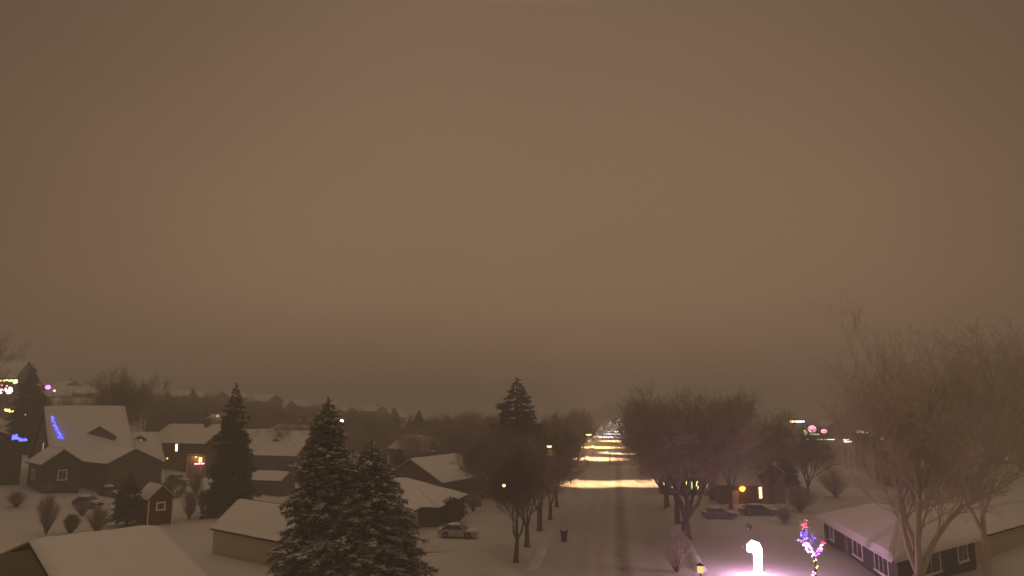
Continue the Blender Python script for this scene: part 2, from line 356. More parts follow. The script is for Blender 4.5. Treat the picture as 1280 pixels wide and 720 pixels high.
def car(label, x, y, rz, paint, group=None, L=4.5, W=1.8, H=1.45, snow=.5, suv=False, sunk=0.0):
    o = thing('parked_car', label, 'car', x, y, rz, group); o.location.z -= sunk
    h = W/2; belt = .92 if not suv else 1.05
    prof = [(-L/2, .42), (-L/2+.03, .72), (-L/2+.12, belt-.04), (-L*.30, belt), (L*.18, belt), (L*.34, belt-.10), (L/2-.14, belt-.26), (L/2, .55), (L/2-.03, .34)]
    # body: cross-section widths taper to the ends and top; wheel arches are cut as steps in the lower edge
    st = [(-L/2, .42, .70, .82), (-L/2+.12, .30, belt-.06, .93), (-L*.37, .28, belt, .98), (-L*.36, .66, belt, 1), (-L*.29, .72, belt, 1), (-L*.22, .66, belt, 1), (-L*.21, .24, belt, 1),
          (0, .22, belt, 1), (L*.20, .24, belt, 1), (L*.21, .66, belt-.02, 1), (L*.285, .72, belt-.06, 1), (L*.36, .66, belt-.12, 1), (L*.37, .26, belt-.13, .98), (L/2-.15, .27, belt-.24, .92), (L/2, .36, .60, .78)]
    b = MB(); n0 = 0
    for (px, zl, zh, wf) in st:
        w = h*wf
        b.v += [(px, -w*.94, zl), (px, -w, (zl*.4+zh*.6)), (px, -w*.90, zh), (px, 0, zh+.03), (px, w*.90, zh), (px, w, (zl*.4+zh*.6)), (px, w*.94, zl), (px, 0, zl)]
    for i in range(len(st)-1):
        for j in range(8):
            q = (j+1) % 8; b.f.append((i*8+j, i*8+q, i*8+8+q, i*8+8+j))
    b.f.append(tuple(range(7, -1, -1))); b.f.append(tuple((len(st)-1)*8+j for j in range(8)))
    bo = b.build('body', M[paint], o)
    xb, xr0, xr1, xf = (-L*.42, -L*.27, L*.04, L*.21) if not suv else (-L*.46, -L*.40, L*.04, L*.20)
    wt = h*.70; wb = h*.88
    g = MB(); g.v = [(xb,-wb,belt),(xf,-wb,belt),(xf,wb,belt),(xb,wb,belt),(xr0,-wt,H-.05),(xr1,-wt,H-.05),(xr1,wt,H-.05),(xr0,wt,H-.05)]
    g.f = [(0,1,5,4),(1,2,6,5),(2,3,7,6),(3,0,4,7)]; g.build('windows', M['glass'], o)
    rf = MB(); rf.v = [(xr0-.03,-wt-.02,H-.05),(xr1+.03,-wt-.02,H-.05),(xr1+.03,wt+.02,H-.05),(xr0-.03,wt+.02,H-.05),(xr0+.1,-wt+.1,H),(xr1-.1,-wt+.1,H),(xr1-.1,wt-.1,H),(xr0+.1,wt-.1,H)]
    rf.f = [(3,2,1,0),(4,5,6,7),(0,1,5,4),(1,2,6,5),(2,3,7,6),(3,0,4,7)]
    for s in (-1, 1):
        for (xa, xc) in ((xb, xr0), ((xb+xf)*.5, (xr0+xr1)*.5+.02), (xf, xr1)): rf.tube((xa, s*wb, belt), (xc, s*wt, H-.04), .035, .03, 5)
    ro = rf.build('roof', M[paint], o)
    if snow:
        sb = MB(); sb.blob(((xr0+xr1)/2, 0, H), (xr1-xr0)*.55, wt*1.08, .10+snow*.12, 14, 6, x, .25); sb.build('snow_cover', M['roofsnow'], ro, True)
        hb = MB(); hb.blob((L*.33, 0, belt-.10), L*.15, h*.86, .06+snow*.12, 12, 6, y, .25); hb.build('snow_cover', M['roofsnow'], bo, True); hb = MB(); hb.blob((-L*.43, 0, belt), L*.075, h*.84, .04+snow*.10, 12, 6, y+2, .25); hb.build('snow_cover', M['roofsnow'], bo, True)
    for px in (-L*.29, L*.285):
        for s in (-1, 1):
            t = MB(); t.tube((px, s*(h-.22), .33), (px, s*(h-.01), .33), .33, .33, 18, True); to = t.build('wheel', M['rubber'], o)
            q = MB(); q.tube((px, s*(h-.05), .33), (px, s*(h+.005), .33), .20, .18, 14, True); q.build('rim', M['rim'], to)
    for s in (-1, 1):
        q = MB(); q.blob((L/2-.06, s*h*.62, .60), .09, .17, .08, amp=0); q.build('headlight', M['trim'], o, True)
        q = MB(); q.blob((-L/2+.03, s*h*.70, .74), .06, .14, .09, amp=0); q.build('tail_light', M['red'], o, True)
        q = MB(); q.blob((xf-.25, s*(h+.07), belt+.06), .09, .08, .06, amp=0); q.build('mirror', M[paint], o, True)
    return o
def bush(label, x, y, w, h, seed, km='twig', dens=1.0, round_=True, name='shrub'):
    r = random.Random(seed); o = thing(name, label, 'shrub', x, y); T = MB(); K = MB()
    for i in range(int(30*dens)+10):
        a = r.uniform(0, 6.28); t = r.uniform(.1, .9)
        p = Vector((0, 0, -.1)); d = Vector((math.cos(a)*t*w*.5, math.sin(a)*t*w*.5, h*math.sqrt(1-t*t*.8)))
        q = p+d*.55+Vector((r.uniform(-.1, .1), r.uniform(-.1, .1), 0)); T.path([p, q, p+d], [.03, .02, .008], 4, cap=False)
        for j in range(int(16*dens)):
            s = p.lerp(p+d, r.uniform(.25, 1)); e = s+Vector((r.gauss(0, .22)*w*.5, r.gauss(0, .22)*w*.5, r.uniform(0, .3)*h*.6))
            K.tube(s, e, .011, .006, 3)
            for _ in range(2): K.tube(s.lerp(e, .5), s.lerp(e, .5)+Vector((r.gauss(0, .1), r.gauss(0, .1), r.uniform(0, .2)))*w*.5, .008, .005, 3)
    T.build('stems', M['bark'], o); K.build('twigs', M[km], o); return o
def evergreen_bush(label, x, y, w, h, seed, snowy=True):
    r = random.Random(seed); o = thing('evergreen_shrub', label, 'shrub', x, y); K = MB(); T = MB()
    for i in range(7): T.tube((0, 0, -.2), (r.gauss(0, w*.2), r.gauss(0, w*.2), h*.7), .04, .02, 5)
    for i in range(1500):
        d = Vector((r.gauss(0, 1), r.gauss(0, 1), r.gauss(0, 1))).normalized()*r.uniform(.6, 1)
        p = Vector((d.x*w/2, d.y*w/2, h*.5+d.z*h*.5)); u = d.orthogonal().normalized()*r.uniform(.08, .16); v = (d+Vector((0, 0, .4))).normalized()*.25
        p *= 1+.12*noise.noise(p*1.5); K.poly([p-u, p+u, p+v])
    T.build('stems', M['bark'], o); K.build('foliage', M['needle' if snowy else 'needledark'], o); return o

# ================================================================== THE SETTING
def axis(lo, hi, fine0, fine1, st, grow=1.16):
    xs = []; x = fine0
    while x < fine1: xs.append(x); x += st
    s = st; q = fine1
    while q < hi: xs.append(q); s *= grow; q += s
    xs.append(hi); s = st; q = fine0-s
    while q > lo: xs.append(q); s *= grow; q -= s
    xs.append(lo); return sorted(xs)
g = MB(); X = axis(-2600, 2600, -230, 70, 2.5); Y = axis(-60, 3400, 30, 260, 2.5)
for yy in Y:
    for xx in X: g.v.append((xx, yy, Z(xx, yy)))
for j in range(len(Y)-1):
    for i in range(len(X)-1):
        q = j*len(X)+i; g.f.append((q, q+1, q+len(X)+1, q+len(X)))
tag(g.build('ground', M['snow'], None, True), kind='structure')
# packed snow on the street, with the ruts worn by tyres
rm = bpy.data.materials.new('packed_snow_road'); rm.use_nodes = True; nt = rm.node_tree; N = nt.nodes; LK = nt.links; b = N['Principled BSDF']; b.inputs['Roughness'].default_value = .75
tc = N.new('ShaderNodeTexCoord'); sp = N.new('ShaderNodeSeparateXYZ'); LK.new(tc.outputs['Object'], sp.inputs[0])
nz = N.new('ShaderNodeTexNoise'); nz.inputs['Scale'].default_value = .12; nz.inputs['Detail'].default_value = 4; LK.new(tc.outputs['Object'], nz.inputs['Vector'])
w1 = N.new('ShaderNodeMath'); w1.operation = 'MULTIPLY_ADD'; LK.new(nz.outputs['Fac'], w1.inputs[0]); w1.inputs[1].default_value = 1.1; LK.new(sp.outputs['X'], w1.inputs[2])
acc = None
for cx, wd, amt in ((-3.5, .7, .35), (-1.65, .6, .4), (.5, .75, 1.5), (3.6, .7, .3), (5.2, .4, .2)):
    s1 = N.new('ShaderNodeMath'); s1.operation = 'SUBTRACT'; LK.new(w1.outputs[0], s1.inputs[0]); s1.inputs[1].default_value = cx+.55
    a1 = N.new('ShaderNodeMath'); a1.operation = 'ABSOLUTE'; LK.new(s1.outputs[0], a1.inputs[0])
    r1 = N.new('ShaderNodeMapRange'); r1.interpolation_type = 'SMOOTHSTEP'; LK.new(a1.outputs[0], r1.inputs['Value']); r1.inputs['From Min'].default_value = 0; r1.inputs['From Max'].default_value = wd*1.7; r1.inputs['To Min'].default_value = amt; r1.inputs['To Max'].default_value = 0
    if acc: 
        m1 = N.new('ShaderNodeMath'); m1.operation = 'MAXIMUM'; LK.new(acc, m1.inputs[0]); LK.new(r1.outputs[0], m1.inputs[1]); acc = m1.outputs[0]
    else: acc = r1.outputs[0]
n2 = N.new('ShaderNodeTexNoise'); n2.inputs['Scale'].default_value = .6; n2.inputs['Detail'].default_value = 6; LK.new(tc.outputs['Object'], n2.inputs['Vector'])
m2 = N.new('ShaderNodeMath'); m2.operation = 'MULTIPLY'; LK.new(acc, m2.inputs[0]); LK.new(n2.outputs['Fac'], m2.inputs[1])
m3 = N.new('ShaderNodeMath'); m3.operation = 'MULTIPLY_ADD'; LK.new(m2.outputs[0], m3.inputs[0]); m3.inputs[1].default_value = 1.1; m3.inputs[2].default_value = 0.05; m3.use_clamp = True
mx = N.new('ShaderNodeMix'); mx.data_type = 'RGBA'; LK.new(m3.outputs[0], mx.inputs['Factor']); mx.inputs['A'].default_value = (.61, .59, .57, 1); mx.inputs['B'].default_value = (.30, .27, .25, 1); LK.new(mx.outputs['Result'], b.inputs['Base Color'])
bn = N.new('ShaderNodeBump'); bn.inputs['Strength'].default_value = .5; bn.inputs['Distance'].default_value = .08; LK.new(n2.outputs['Fac'], bn.inputs['Height']); LK.new(bn.outputs[0], b.inputs['Normal'])
M['road'] = rm
g = MB(); ys = [20+i*20 for i in range(32)]
for i in range(len(ys)-1): g.poly([(-7.3, ys[i], .012), (6.8, ys[i], .012), (6.8, ys[i+1], .012), (-7.3, ys[i+1], .012)])
tag(g.build('street', M['road']), kind='structure')
g = MB(); g.poly([(-90, 129.5, .016), (-7.3, 129.5, .016), (-7.3, 146, .016), (-90, 146, .016)]); 
g = MB()
for sx in (-1, 1):
    a, c = (-40, -7.3) if sx < 0 else (6.8, 90)
    g.poly([(a, 135, .012), (c, 135, .012), (c, 151, .012), (a, 151, .012)])
tag(g.build('cross_street', M['road']), kind='structure')
g = MB(); pts_ = [(-27, 76.5), (-13.5, 77.2), (-7.3, 66.2), (-7.3, 70.5), (-11.5, 81.5), (-27, 83)]
g.v = [(x, y, Z(x, y)+.02) for x, y in pts_]; g.f = [(0, 1, 4, 5), (1, 2, 3, 4)]
tag(g.build('driveway', M['road']), kind='structure')
# ploughed banks along both kerbs
def bank(x0, y0, x1, y1, w, h, seed):
    mb = MB(); d = Vector((x1-x0, y1-y0, 0)); L = d.length; d.normalize(); n = Vector((-d.y, d.x, 0)); k = int(L/.7); m = 7
    for i in range(k+1):
        e = min(1, i/3, (k-i)/3)
        for j in range(m):
            t = j/(m-1)*2-1; p = Vector((x0, y0, 0))+d*(L*i/k)+n*t*w*(.5+.12*noise.noise(Vector((i*.3, seed, 0))))
            hh = h*(1-t*t)*e*(.75+.6*noise.noise(Vector((i*.33, j*.7, seed)))); mb.v.append((p.x, p.y, Z(p.x, p.y)+hh-.03*(abs(t) == 1)))
    for i in range(k):
        for j in range(m-1):
            q = i*m+j; mb.f.append((q, q+1, q+m+1, q+m))
    tag(mb.build('snow_bank', M['snow'], None, True), kind='structure')
bank(-7.9, 60, -7.9, 66, 1.5, .50, 1); bank(-7.9, 69.5, -7.9, 80, 1.4, .60, 2); bank(-7.9, 84, -7.9, 128, 1.3, .50, 3)
bank(7.4, 50, 7.4, 66, 1.3, .55, 4); bank(7.4, 71, 7.4, 95, 1.3, .55, 5); bank(7.4, 99, 7.4, 128, 1.3, .55, 6)
bank(-8, 148, -8, 400, 1.6, .4, 7); bank(7.5, 148, 7.5, 400, 1.6, .4, 8); bank(-15, 67.4, -8.6, 67.6, 1.1, .45, 9)

# ================================================================== HOUSES IN VIEW
U = math.atan2(-.49, .87)                                                       # heading of the rotated block on the hill side
SN = 'snow covered '
# large roof at the bottom left corner
ax, ay = at(195, 661, 4.9); bx, by = at(46, 676, 4.9)
ang = math.atan2(ay-by, ax-bx); Lr = math.hypot(ax-bx, ay-by)
ang = R(53); hd = 9.4
fx, fy = bx+math.sin(ang)*hd, by-math.cos(ang)*hd
h0 = house('low_house', 'wide pitched roof under smooth snow filling the bottom left corner', 'house', fx, fy, ang, Lr, hd*2, 2.5, 4.75, 'olive', ov=.5, snow=.30, z=0)
wx, wy = fx-math.cos(ang)*5.2, fy-math.sin(ang)*5.2
house('carport', 'dark olive snow-free roof joined to the left of the widest snowy roof', 'carport', wx, wy, ang, 4.55, hd*2-2, 2.4, 4.35, 'olive', ov=.1, snow=0, z=0)
# pale garage beside the spruces
gx, gy = at(267, 659, 2.6)
house('garage', 'pale tan garage with plain snowy roof beside the tall twin spruces', 'garage', gx, gy, U-.02, 12.4, 5.6, 2.6, 4.9, 'tan', ov=.25, snow=.22, z=0, doors=(('left', 2.8, .9, 2.0, 'dark'),))
g = MB(); g.box(gx+.2, gx+1, gy-1, gy, 0, .1)
# little red shed
sx, sy = at(207, 657)
house('shed', 'small barn red shed with white corner trim and square window', 'shed', sx-1.9, sy-.9, R(52), 2.9, 4.4, 3.3, 4.7, 'red', along='y', ov=.25, snow=.2, wins=(('front', 1.45, 1.9, .75, .7, 'glass', 1),))
sh = [o for o in C.objects if o.name == 'shed'][0]
t = MB(); 
for cx_ in (-.02, 2.92): t = MB(); t.box(cx_-.08, cx_+.08, -.04, .04, -.2, 3.25); t.build('corner_trim', M['trim'], sh)
# hillside houses at the left
lx, ly = at(140, 600)
P = away(74, 117); house('hillside_house', 'big hillside house whose broad snowy roof carries a slanting string of blue lights', 'house', P[0], P[1], R(50), 11.5, 18, 3.2, 11.6, 'olive', ov=.5, snow=.25, z=Z(*P)+.6, wins=(('left', 9, 4.3, .5, 1.4, 'dim', 1),))
BH = C.objects['hillside_house']
P = away(142, 115); FG = house('hillside_garage', 'low front wing with dark gable end below the blue-lit roof', 'garage', P[0]-9.5*math.cos(U), P[1]-9.5*math.sin(U), U, 9.5, 7.8, 3.4, 5.3, 'olive', ov=.4, snow=.22, z=15-99/7.95)
P = away(150, 124); CT = house('cottage', 'snowy roofed cottage with narrow lit dormer window right of the purple dormer', 'house', P[0], P[1], R(50), 7.5, 9, 4.0, 8.4, 'olive', ov=.4, snow=.22, z=Z(*P)+.0)
P = away(62, 110); house('summer_house', 'low dark cabin with snowy gabled roof at the left edge hillside', 'cabin', P[0]-7.6*math.cos(U-.1), P[1]-7.6*math.sin(U-.1), U-.1, 7.6, 5.0, 3.7, 5.5, 'dark', ov=.4, snow=.22, z=Z(*P)+.6, wins=(('front', 3, 1.2, 1.1, 1.2), ('right', 2.6, 1.2, .9, 1.2)))
P = away(5, 118); house('edge_house', 'dark walled house cut off by the left edge of the view', 'house', P[0]-8, P[1]-4, U, 10, 9, 6.4, 8.2, 'dark', ov=.4, snow=.2, z=Z(*P))
P = away(0, 190); SHH = house('festive_house', 'far hilltop house hung with bright coloured festive lights at the left edge', 'house', P[0]-6, P[1]-2, U+R(40), 10, 9, 4.0, 8.2, 'beige', ov=.4, snow=.22, z=18, found=8)
# house with the lit porch and chimney
P = at(262, 596); CHN = house('chimney_house', 'dark house with tall chimney, bright narrow window and glowing porch corner', 'house', P[0]-17.0, P[1]+6, U+R(14), 15, 10, 5.0, 8.1, 'brown', ov=.5, snow=.22, chim=(11, 4.3, .9, 9.6), wins=(('front', 7.6, 3.2, .55, 1.7, 'white', 1), ('front', 3, 1.2, 1, 1.2)))
P = at(366, 606); house('long_house', 'long snowy roofed house with dormer right of the slim dark spruce', 'house', P[0]-14, P[1]+6, U+R(18), 13, 12, 4.2, 8.3, 'dark', ov=.5, snow=.22)
DH = C.objects['long_house']
P = at(352, 622); house('lean_to', 'low snowy lean-to behind the pale tan garage', 'outbuilding', P[0]-7, P[1]+2, U+R(18), 6.5, 4, 2.2, 3.3, 'brown', ov=.25, snow=.2)
# white-trimmed bungalow beside the parked pale car
BG = house('bungalow', 'bungalow with hipped snowy roof beside the pale parked car', 'house', -35.5, 91, R(-4), 13.8, 12.5, 2.7, 5.1, 'dark', roof='hip', ov=.5, snow=.22, z=0)
house('bungalow_wing', 'pale front wing with white framed windows right of the twin spruces', 'house wing', -31.8, 82.5, R(-4), 7.2, 8.4, 2.55, 4.0, 'tan', roof='gable', along='y', ov=.4, snow=.2, z=0, wins=(('front', 5.0, .8, 1.6, 1.3, 'glass', 3), ('front', 1.6, .9, 1.2, 1.2), ('right', 3.5, .9, 1.2, 1.1)))
house('gable_house', 'snowy roofed house with dark gable just behind the hipped bungalow', 'house', -36, 113, R(-20), 11, 13, 3.6, 6.6, 'brown', along='y', ov=.4, snow=.2, z=0, chim=(4, 8, .8, 7.4))
# dark slate house at the right
RH = thing('ranch_house', 'slate blue ranch house with white window frames behind the largest bare tree', 'house', 22.4, 65.6, z=0)
wa = R(46); A_ = Vector((.3, 22.5, 0)); B_ = Vector((0, 0, 0)); C_ = Vector((math.cos(wa)*15.5, math.sin(wa)*15.5, 0)); D_ = Vector((9.6, 20.5, 0)); E_ = Vector((8.6, 22.5, 0))
def H_(v, z): return Vector((v.x, v.y, z))
w_ = MB(); ring = [B_, C_, D_, E_, A_]
for i in range(5): a, b = ring[i], ring[(i+1) % 5]; w_.poly([H_(a, -.5), H_(b, -.5), H_(b, 2.7), H_(a, 2.7)])
w_.build('wall', M['blue'], RH)
def off(v, dx, dy): return Vector((v.x+dx, v.y+dy, 2.48))
oA, oB, oC, oD, oE = off(A_, -.65, .6), off(B_, -.65, -1.0), off(C_, 1.0, .1), off(D_, .7, .6), off(E_, .3, .6)
R0, R1, R2 = Vector((3.6, 9.0, 4.4)), Vector((4.3, 18.2, 4.4)), Vector((8.0, 14.8, 4.4))
r_ = MB(); s_ = MB(); up_ = Vector((0, 0, .16))
for q in ((oA, oB, R0, R1), (oB, oC, R2, R0), (oC, oD, R2, R2), (oD, oE, R1, R2), (oE, oA, R1, R1)):
    qq = q if (q[2]-q[3]).length > 1e-4 else q[:3]; r_.poly(qq); r_.poly([p+up_ for p in qq]); r_.poly([q[0], q[1], q[1]+up_, q[0]+up_]); slope_snow(s_, *[p+up_ for p in q], th=.24, seed=3)
r_.poly([R0+up_, R2+up_, R1+up_]); s_.poly([R0+up_+Vector((0, 0, .2)), R2+up_+Vector((0, 0, .2)), R1+up_+Vector((0, 0, .2))])
ro_ = r_.build('roof', M['shingle'], RH); s_.build('snow_cover', M['roofsnow'], ro_)
g_ = MB()
for a, b in ((oA, oB), (oB, oC)): g_.tube(a+Vector((0, 0, .06)), b+Vector((0, 0, .06)), .11, .11, 5)
g_.build('gutter', M['trim'], ro_)
def fL(u, z, q): return (.3-u*.3/22.5-q, 22.5-u, z)                              # street-side wall, u counted from the far end
def fR(u, z, q): return (math.cos(wa)*u+math.sin(wa)*q, math.sin(wa)*u-math.cos(wa)*q, z)
for (u, z, w, h, nn) in ((3.2, .8, 1.2, 1.25, 1), (12.0, .8, 2.6, 1.3, 2), (18.6, .75, 3.2, 1.5, 3)): window(RH, fL, u, z, w, h, 'glass', n=nn)
for (u, z, w, h, nn) in ((6.0, .75, 3.4, 1.5, 2), (12.6, .95, 1.9, 1.4, 2)): window(RH, fR, u, z, w, h, 'glass', n=nn)
dm = MB(); p = [fL(7.9, 0, 0), fL(8.9, 0, 0), fL(8.9, 2.1, 0), fL(7.9, 2.1, 0), fL(7.9, 0, .06), fL(8.9, 0, .06), fL(8.9, 2.1, .06), fL(7.9, 2.1, .06)]
dm.v = p; dm.f = [(3,2,1,0),(4,5,6,7),(0,1,5,4),(1,2,6,5),(2,3,7,6),(3,0,4,7)]; dm.build('door', M['beige'], RH)
ex, ey = 22.4+C_.x+.02, 65.6+C_.y
house('ranch_garage', 'tan walled garage with snowy roof joined right of the wide windows', 'garage', ex-math.sin(wa)*.9, ey+math.cos(wa)*.9, wa, 24, 8, 2.5, 4.4, 'tan', ov=.5, snow=.24, z=0)
# lit brown house across from the glowing ornament
P = at(950, 632); OH = house('porch_house', 'brown house with orange wall lantern and yellow lit window', 'house', P[0]-5.5, P[1]+1.5, R(4), 8.5, 9, 3.0, 5.4, 'brown', ov=.4, snow=.2, z=0, wins=(('front', 6.1, 1.0, .55, 1.6, 'yellow', 1),), doors=(('front', 2.3, .95, 2.05, 'tan'),))
P = at(993, 632); house('pale_house', 'pale house end between the lit porch house and the slate house', 'house', P[0]-4.2, P[1]+1.5, R(3), 3.4, 8, 4.6, 5.9, 'beige', along='y', ov=.25, snow=.2, z=0)


# the string of blue lights on the big roof, the blue-lit eave, the purple roof panel: decorations and parts of their houses
def bulbs(name, label, cat, pts, gm, r=.07, parent=None, jit=.12, seed=3):
    rr = random.Random(seed); mb = MB(); cord = MB()
    for p in pts:
        q = Vector(p)+Vector((rr.gauss(0, jit), rr.gauss(0, jit), rr.gauss(0, jit))); mb.blob(q, r, r, r, 6, 4, 0, 0)
    o = mb.build(name, G[gm], parent, True)
    if cat: tag(o, label, cat)
    return o
def on_roof(px, py, depth): d = ray(px, py); return Vector((d.x*depth, d.y*depth, CH+d.z*depth))
def hit_mesh(px, py, root, eps=.06):
    """where the line of sight meets one building"""
    from mathutils.bvhtree import BVHTree
    bpy.context.view_layer.update(); best = None; o0 = Vector((0, 0, CH)); d = ray(px, py).normalized()
    for ch in [root]+list(root.children_recursive):
        if ch.type != 'MESH': continue
        vs = [ch.matrix_world @ v.co for v in ch.data.vertices]; t = BVHTree.FromPolygons(vs, [tuple(p.vertices) for p in ch.data.polygons])
        h = t.ray_cast(o0, d)
        if h[0] and (best is None or h[3] < best[1]): best = (h[0]-d*eps, h[3])
    return best[0] if best else None
def light_line(label, root, pix, n, gm, r, jit):
    pts = []
    for i in range(len(pix)-1):
        for k in range(n):
            t = k/n; q = hit_mesh(pix[i][0]*(1-t)+pix[i+1][0]*t, pix[i][1]*(1-t)+pix[i+1][1]*t, root)
            if q: pts.append(q)
    if pts:
        c = sum(pts, Vector())/len(pts); o = bulbs('light_string', label, 'string lights', [p-c for p in pts], gm, r, None, jit); o.location = c; return o
light_line('blue string lights slanting down the broad snowy hillside roof', BH, ((64, 520), (71, 536), (78, 549)), 15, 'blue', .13, .10)

# ================================================================== VEHICLES, SMALL THINGS
P = at(573, 672); car('pale compact car parked side on by the bungalow driveway', P[0], P[1], R(-4), 'cargrey', snow=.55)
P = at(899, 648); car('low dark sedan buried in snow, left of the two across the street', P[0], P[1], R(6), 'carmid', 'snowed-in cars by the porch house', snow=1.0, H=1.35)
P = at(950, 645); car('long dark car under the yellow window, right of the low sedan', P[0], P[1]+.5, R(3), 'cardark', 'snowed-in cars by the porch house', snow=.3, L=5.3)
P = at(130, 622); car('snow-heaped car behind the small conifer, nearer the cabin', P[0], P[1]+1.5, U+.2, 'cardark', 'snowed-in cars on the left yard', snow=1.2)
P = at(110, 634); car('snow-heaped car on the open yard above the round shrub', P[0], P[1], U+.3, 'cardark', 'snowed-in cars on the left yard', snow=1.2)
P = at(221, 604); car('small snow-covered car parked below the bright narrow window', P[0], P[1], U, 'carmid', snow=1.0)
# wheelie bin on the street edge
P = at(705, 677); o = thing('wheeled_bin', 'dark wheeled bin standing alone at the left edge of the street', 'bin', P[0], P[1], R(10))
b_ = MB(); b_.v = [(-.27,-.3,.1),(.27,-.3,.1),(.27,.3,.1),(-.27,.3,.1),(-.36,-.4,1.1),(.36,-.4,1.1),(.36,.4,1.1),(-.36,.4,1.1)]; b_.f = [(3,2,1,0),(4,5,6,7),(0,1,5,4),(1,2,6,5),(2,3,7,6),(3,0,4,7)]; b_.build('body', M['bin'], o)
b_ = MB(); b_.box(-.40, .40, -.45, .45, 1.105, 1.18); li = b_.build('lid', M['bin'], o); b_ = MB(); b_.blob((0, 0, 1.2), .3, .33, .05); b_.build('snow_cap', M['roofsnow'], li, True)
for s in (-1, 1):
    b_ = MB(); b_.tube((s*.22, .36, .12), (s*.30, .36, .12), .12, .12, 12, True); b_.build('wheel', M['rubber'], o)
# glowing hooked lawn ornament
P = at(948, 722); FX = P
o = thing('lawn_ornament', 'tall blazing white hooked lawn figure throwing pink light on the snow', 'lawn ornament', P[0], P[1], R(-8))
pts = [(0, 0, .25), (.02, 0, 1.0), (.06, 0, 1.7), (.05, 0, 2.25), (-.10, 0, 2.62), (-.35, 0, 2.72), (-.55, 0, 2.55), (-.62, 0, 2.3)]
b_ = MB(); b_.path(pts, [.36, .33, .34, .40, .42, .40, .33, .22], 16); b_.blob((-.62, 0, 2.28), .22, .22, .2, amp=0); b_.build('body', G['figure'], o, True)
b_ = MB(); b_.blob((0, 0, .18), .95, .6, .28, 16, 6, 2, .1); b_.build('base', G['figure'], o, True)
# tree wrapped in coloured lights
P = at(1019, 722); T0 = P
o = thing('wrapped_tree', 'small forked tree wrapped in violet, blue and red string lights', 'decorated tree', P[0], P[1], R(4))
def limb_pts(a, b, n, sag): return [Vector(a).lerp(Vector(b), i/n)+Vector((sag*math.sin(PI*i/n), 0, 0)) for i in range(n+1)]
limbs = {'t': limb_pts((0, 0, -.2), (0, 0, 1.75), 5, .03), 'l': limb_pts((0, 0, 1.7), (-.75, 0, 3.0), 6, -.06), 'l2': limb_pts((-.75, 0, 3.0), (-.62, .1, 4.55), 6, -.08), 'r': limb_pts((0, 0, 1.7), (.95, .1, 3.0), 6, .05), 'm': limb_pts((-.2, 0, 2.1), (.1, .3, 3.6), 5, .1)}
b_ = MB()
for k, (a, c) in {'t': (.13, .11), 'l': (.09, .06), 'l2': (.06, .02), 'r': (.08, .02), 'm': (.05, .015)}.items():
    q = limbs[k]; b_.path(q, [a+(c-a)*i/(len(q)-1) for i in range(len(q))], 7)
b_.build('trunk', M['bark'], o, True)
tw = MB(); rr = random.Random(5)
for k in ('l2', 'r', 'm', 'l'):
    for q in limbs[k][1:]:
        for _ in range(7):
            e = q+Vector((rr.gauss(0, .4), rr.gauss(0, .4), rr.uniform(.1, .8))); tw.tube(q, e, .015, .006, 3)
tw.build('crown', M['frosttwig'], o)
def wrap(k, t0, t1, n, gm, rad=.14, r=.055, seed=1):
    q = limbs[k]; mb = MB(); rr = random.Random(seed)
    for i in range(n):
        t = t0+(t1-t0)*i/n; f = t*(len(q)-1); a = q[int(f)].lerp(q[min(len(q)-1, int(f)+1)], f-int(f)); an = i*1.3+rr.gauss(0, .8); r_b = rad*rr.uniform(.7, 1.9)
        mb.blob(a+Vector((math.cos(an)*r_b, math.sin(an)*r_b, rr.gauss(0, .09))), r, r, r, 6, 4, 0, 0)
    mb.build('light_string', G[gm], o, True)
wrap('t', .35, .95, 12, 'yellow'); wrap('t', .1, .35, 6, 'bulb', seed=2); wrap('l', .05, .95, 34, 'bulb', .13); wrap('l', .0, 1, 22, 'violet', .2, seed=3); wrap('l2', .08, .55, 20, 'blue', .2); wrap('l2', 0, .3, 8, 'violet', .3, seed=5)
wrap('l2', .7, 1, 14, 'red', .16); wrap('r', .1, .6, 18, 'violet', .13); wrap('r', .4, .8, 12, 'bulb', .10); wrap('r', .75, 1, 7, 'red', .10); wrap('m', .6, .9, 7, 'blue', .12)
# amber lantern box on its post at the kerb
P = at(876, 726); o = thing('lantern_post', 'small square amber lantern on a short post by the right kerb', 'lantern', P[0], P[1])
b_ = MB(); b_.box(-.06, .06, -.06, .06, -.3, .62); b_.build('post', M['pole'], o); b_ = MB(); b_.box(-.24, .24, -.24, .24, .62, 1.22); bo_ = b_.build('lantern', G['amber'], o)
b_ = MB(); b_.v = [(-.32,-.32,1.222),(.32,-.32,1.222),(.32,.32,1.222),(-.32,.32,1.222),(0,0,1.45)]; b_.f = [(0,1,4),(1,2,4),(2,3,4),(3,0,4),(3,2,1,0)]; b_.build('cap', M['shingle'], bo_)

q = away(1345, 62); o = thing('utility_pole', 'wooden utility pole just outside the right edge', 'utility pole', q[0], q[1]); p_ = MB(); p_.path([(0, 0, -.5), (0, 0, 5), (0, 0, 9)], [.16, .14, .11], 9); p_.build('pole', M['pole'], o, True); p_ = MB(); p_.box(-1.1, 1.1, -.06, .06, 8.3, 8.45); p_.build('crossarm', M['pole'], o)
e0 = Vector((25.5, 78, 4.9)); e1 = Vector((q[0], q[1], 8.2)); w_ = MB(); w_.path([e0.lerp(e1, i/14)-Vector((0, 0, 1.3*math.sin(PI*i/14)*.6))-e0 for i in range(15)], [.018]*15, 5); o = w_.build('overhead_wire', M['rim']); o.location = e0; tag(o, 'thin overhead wire crossing before the slate house roof', 'wire')
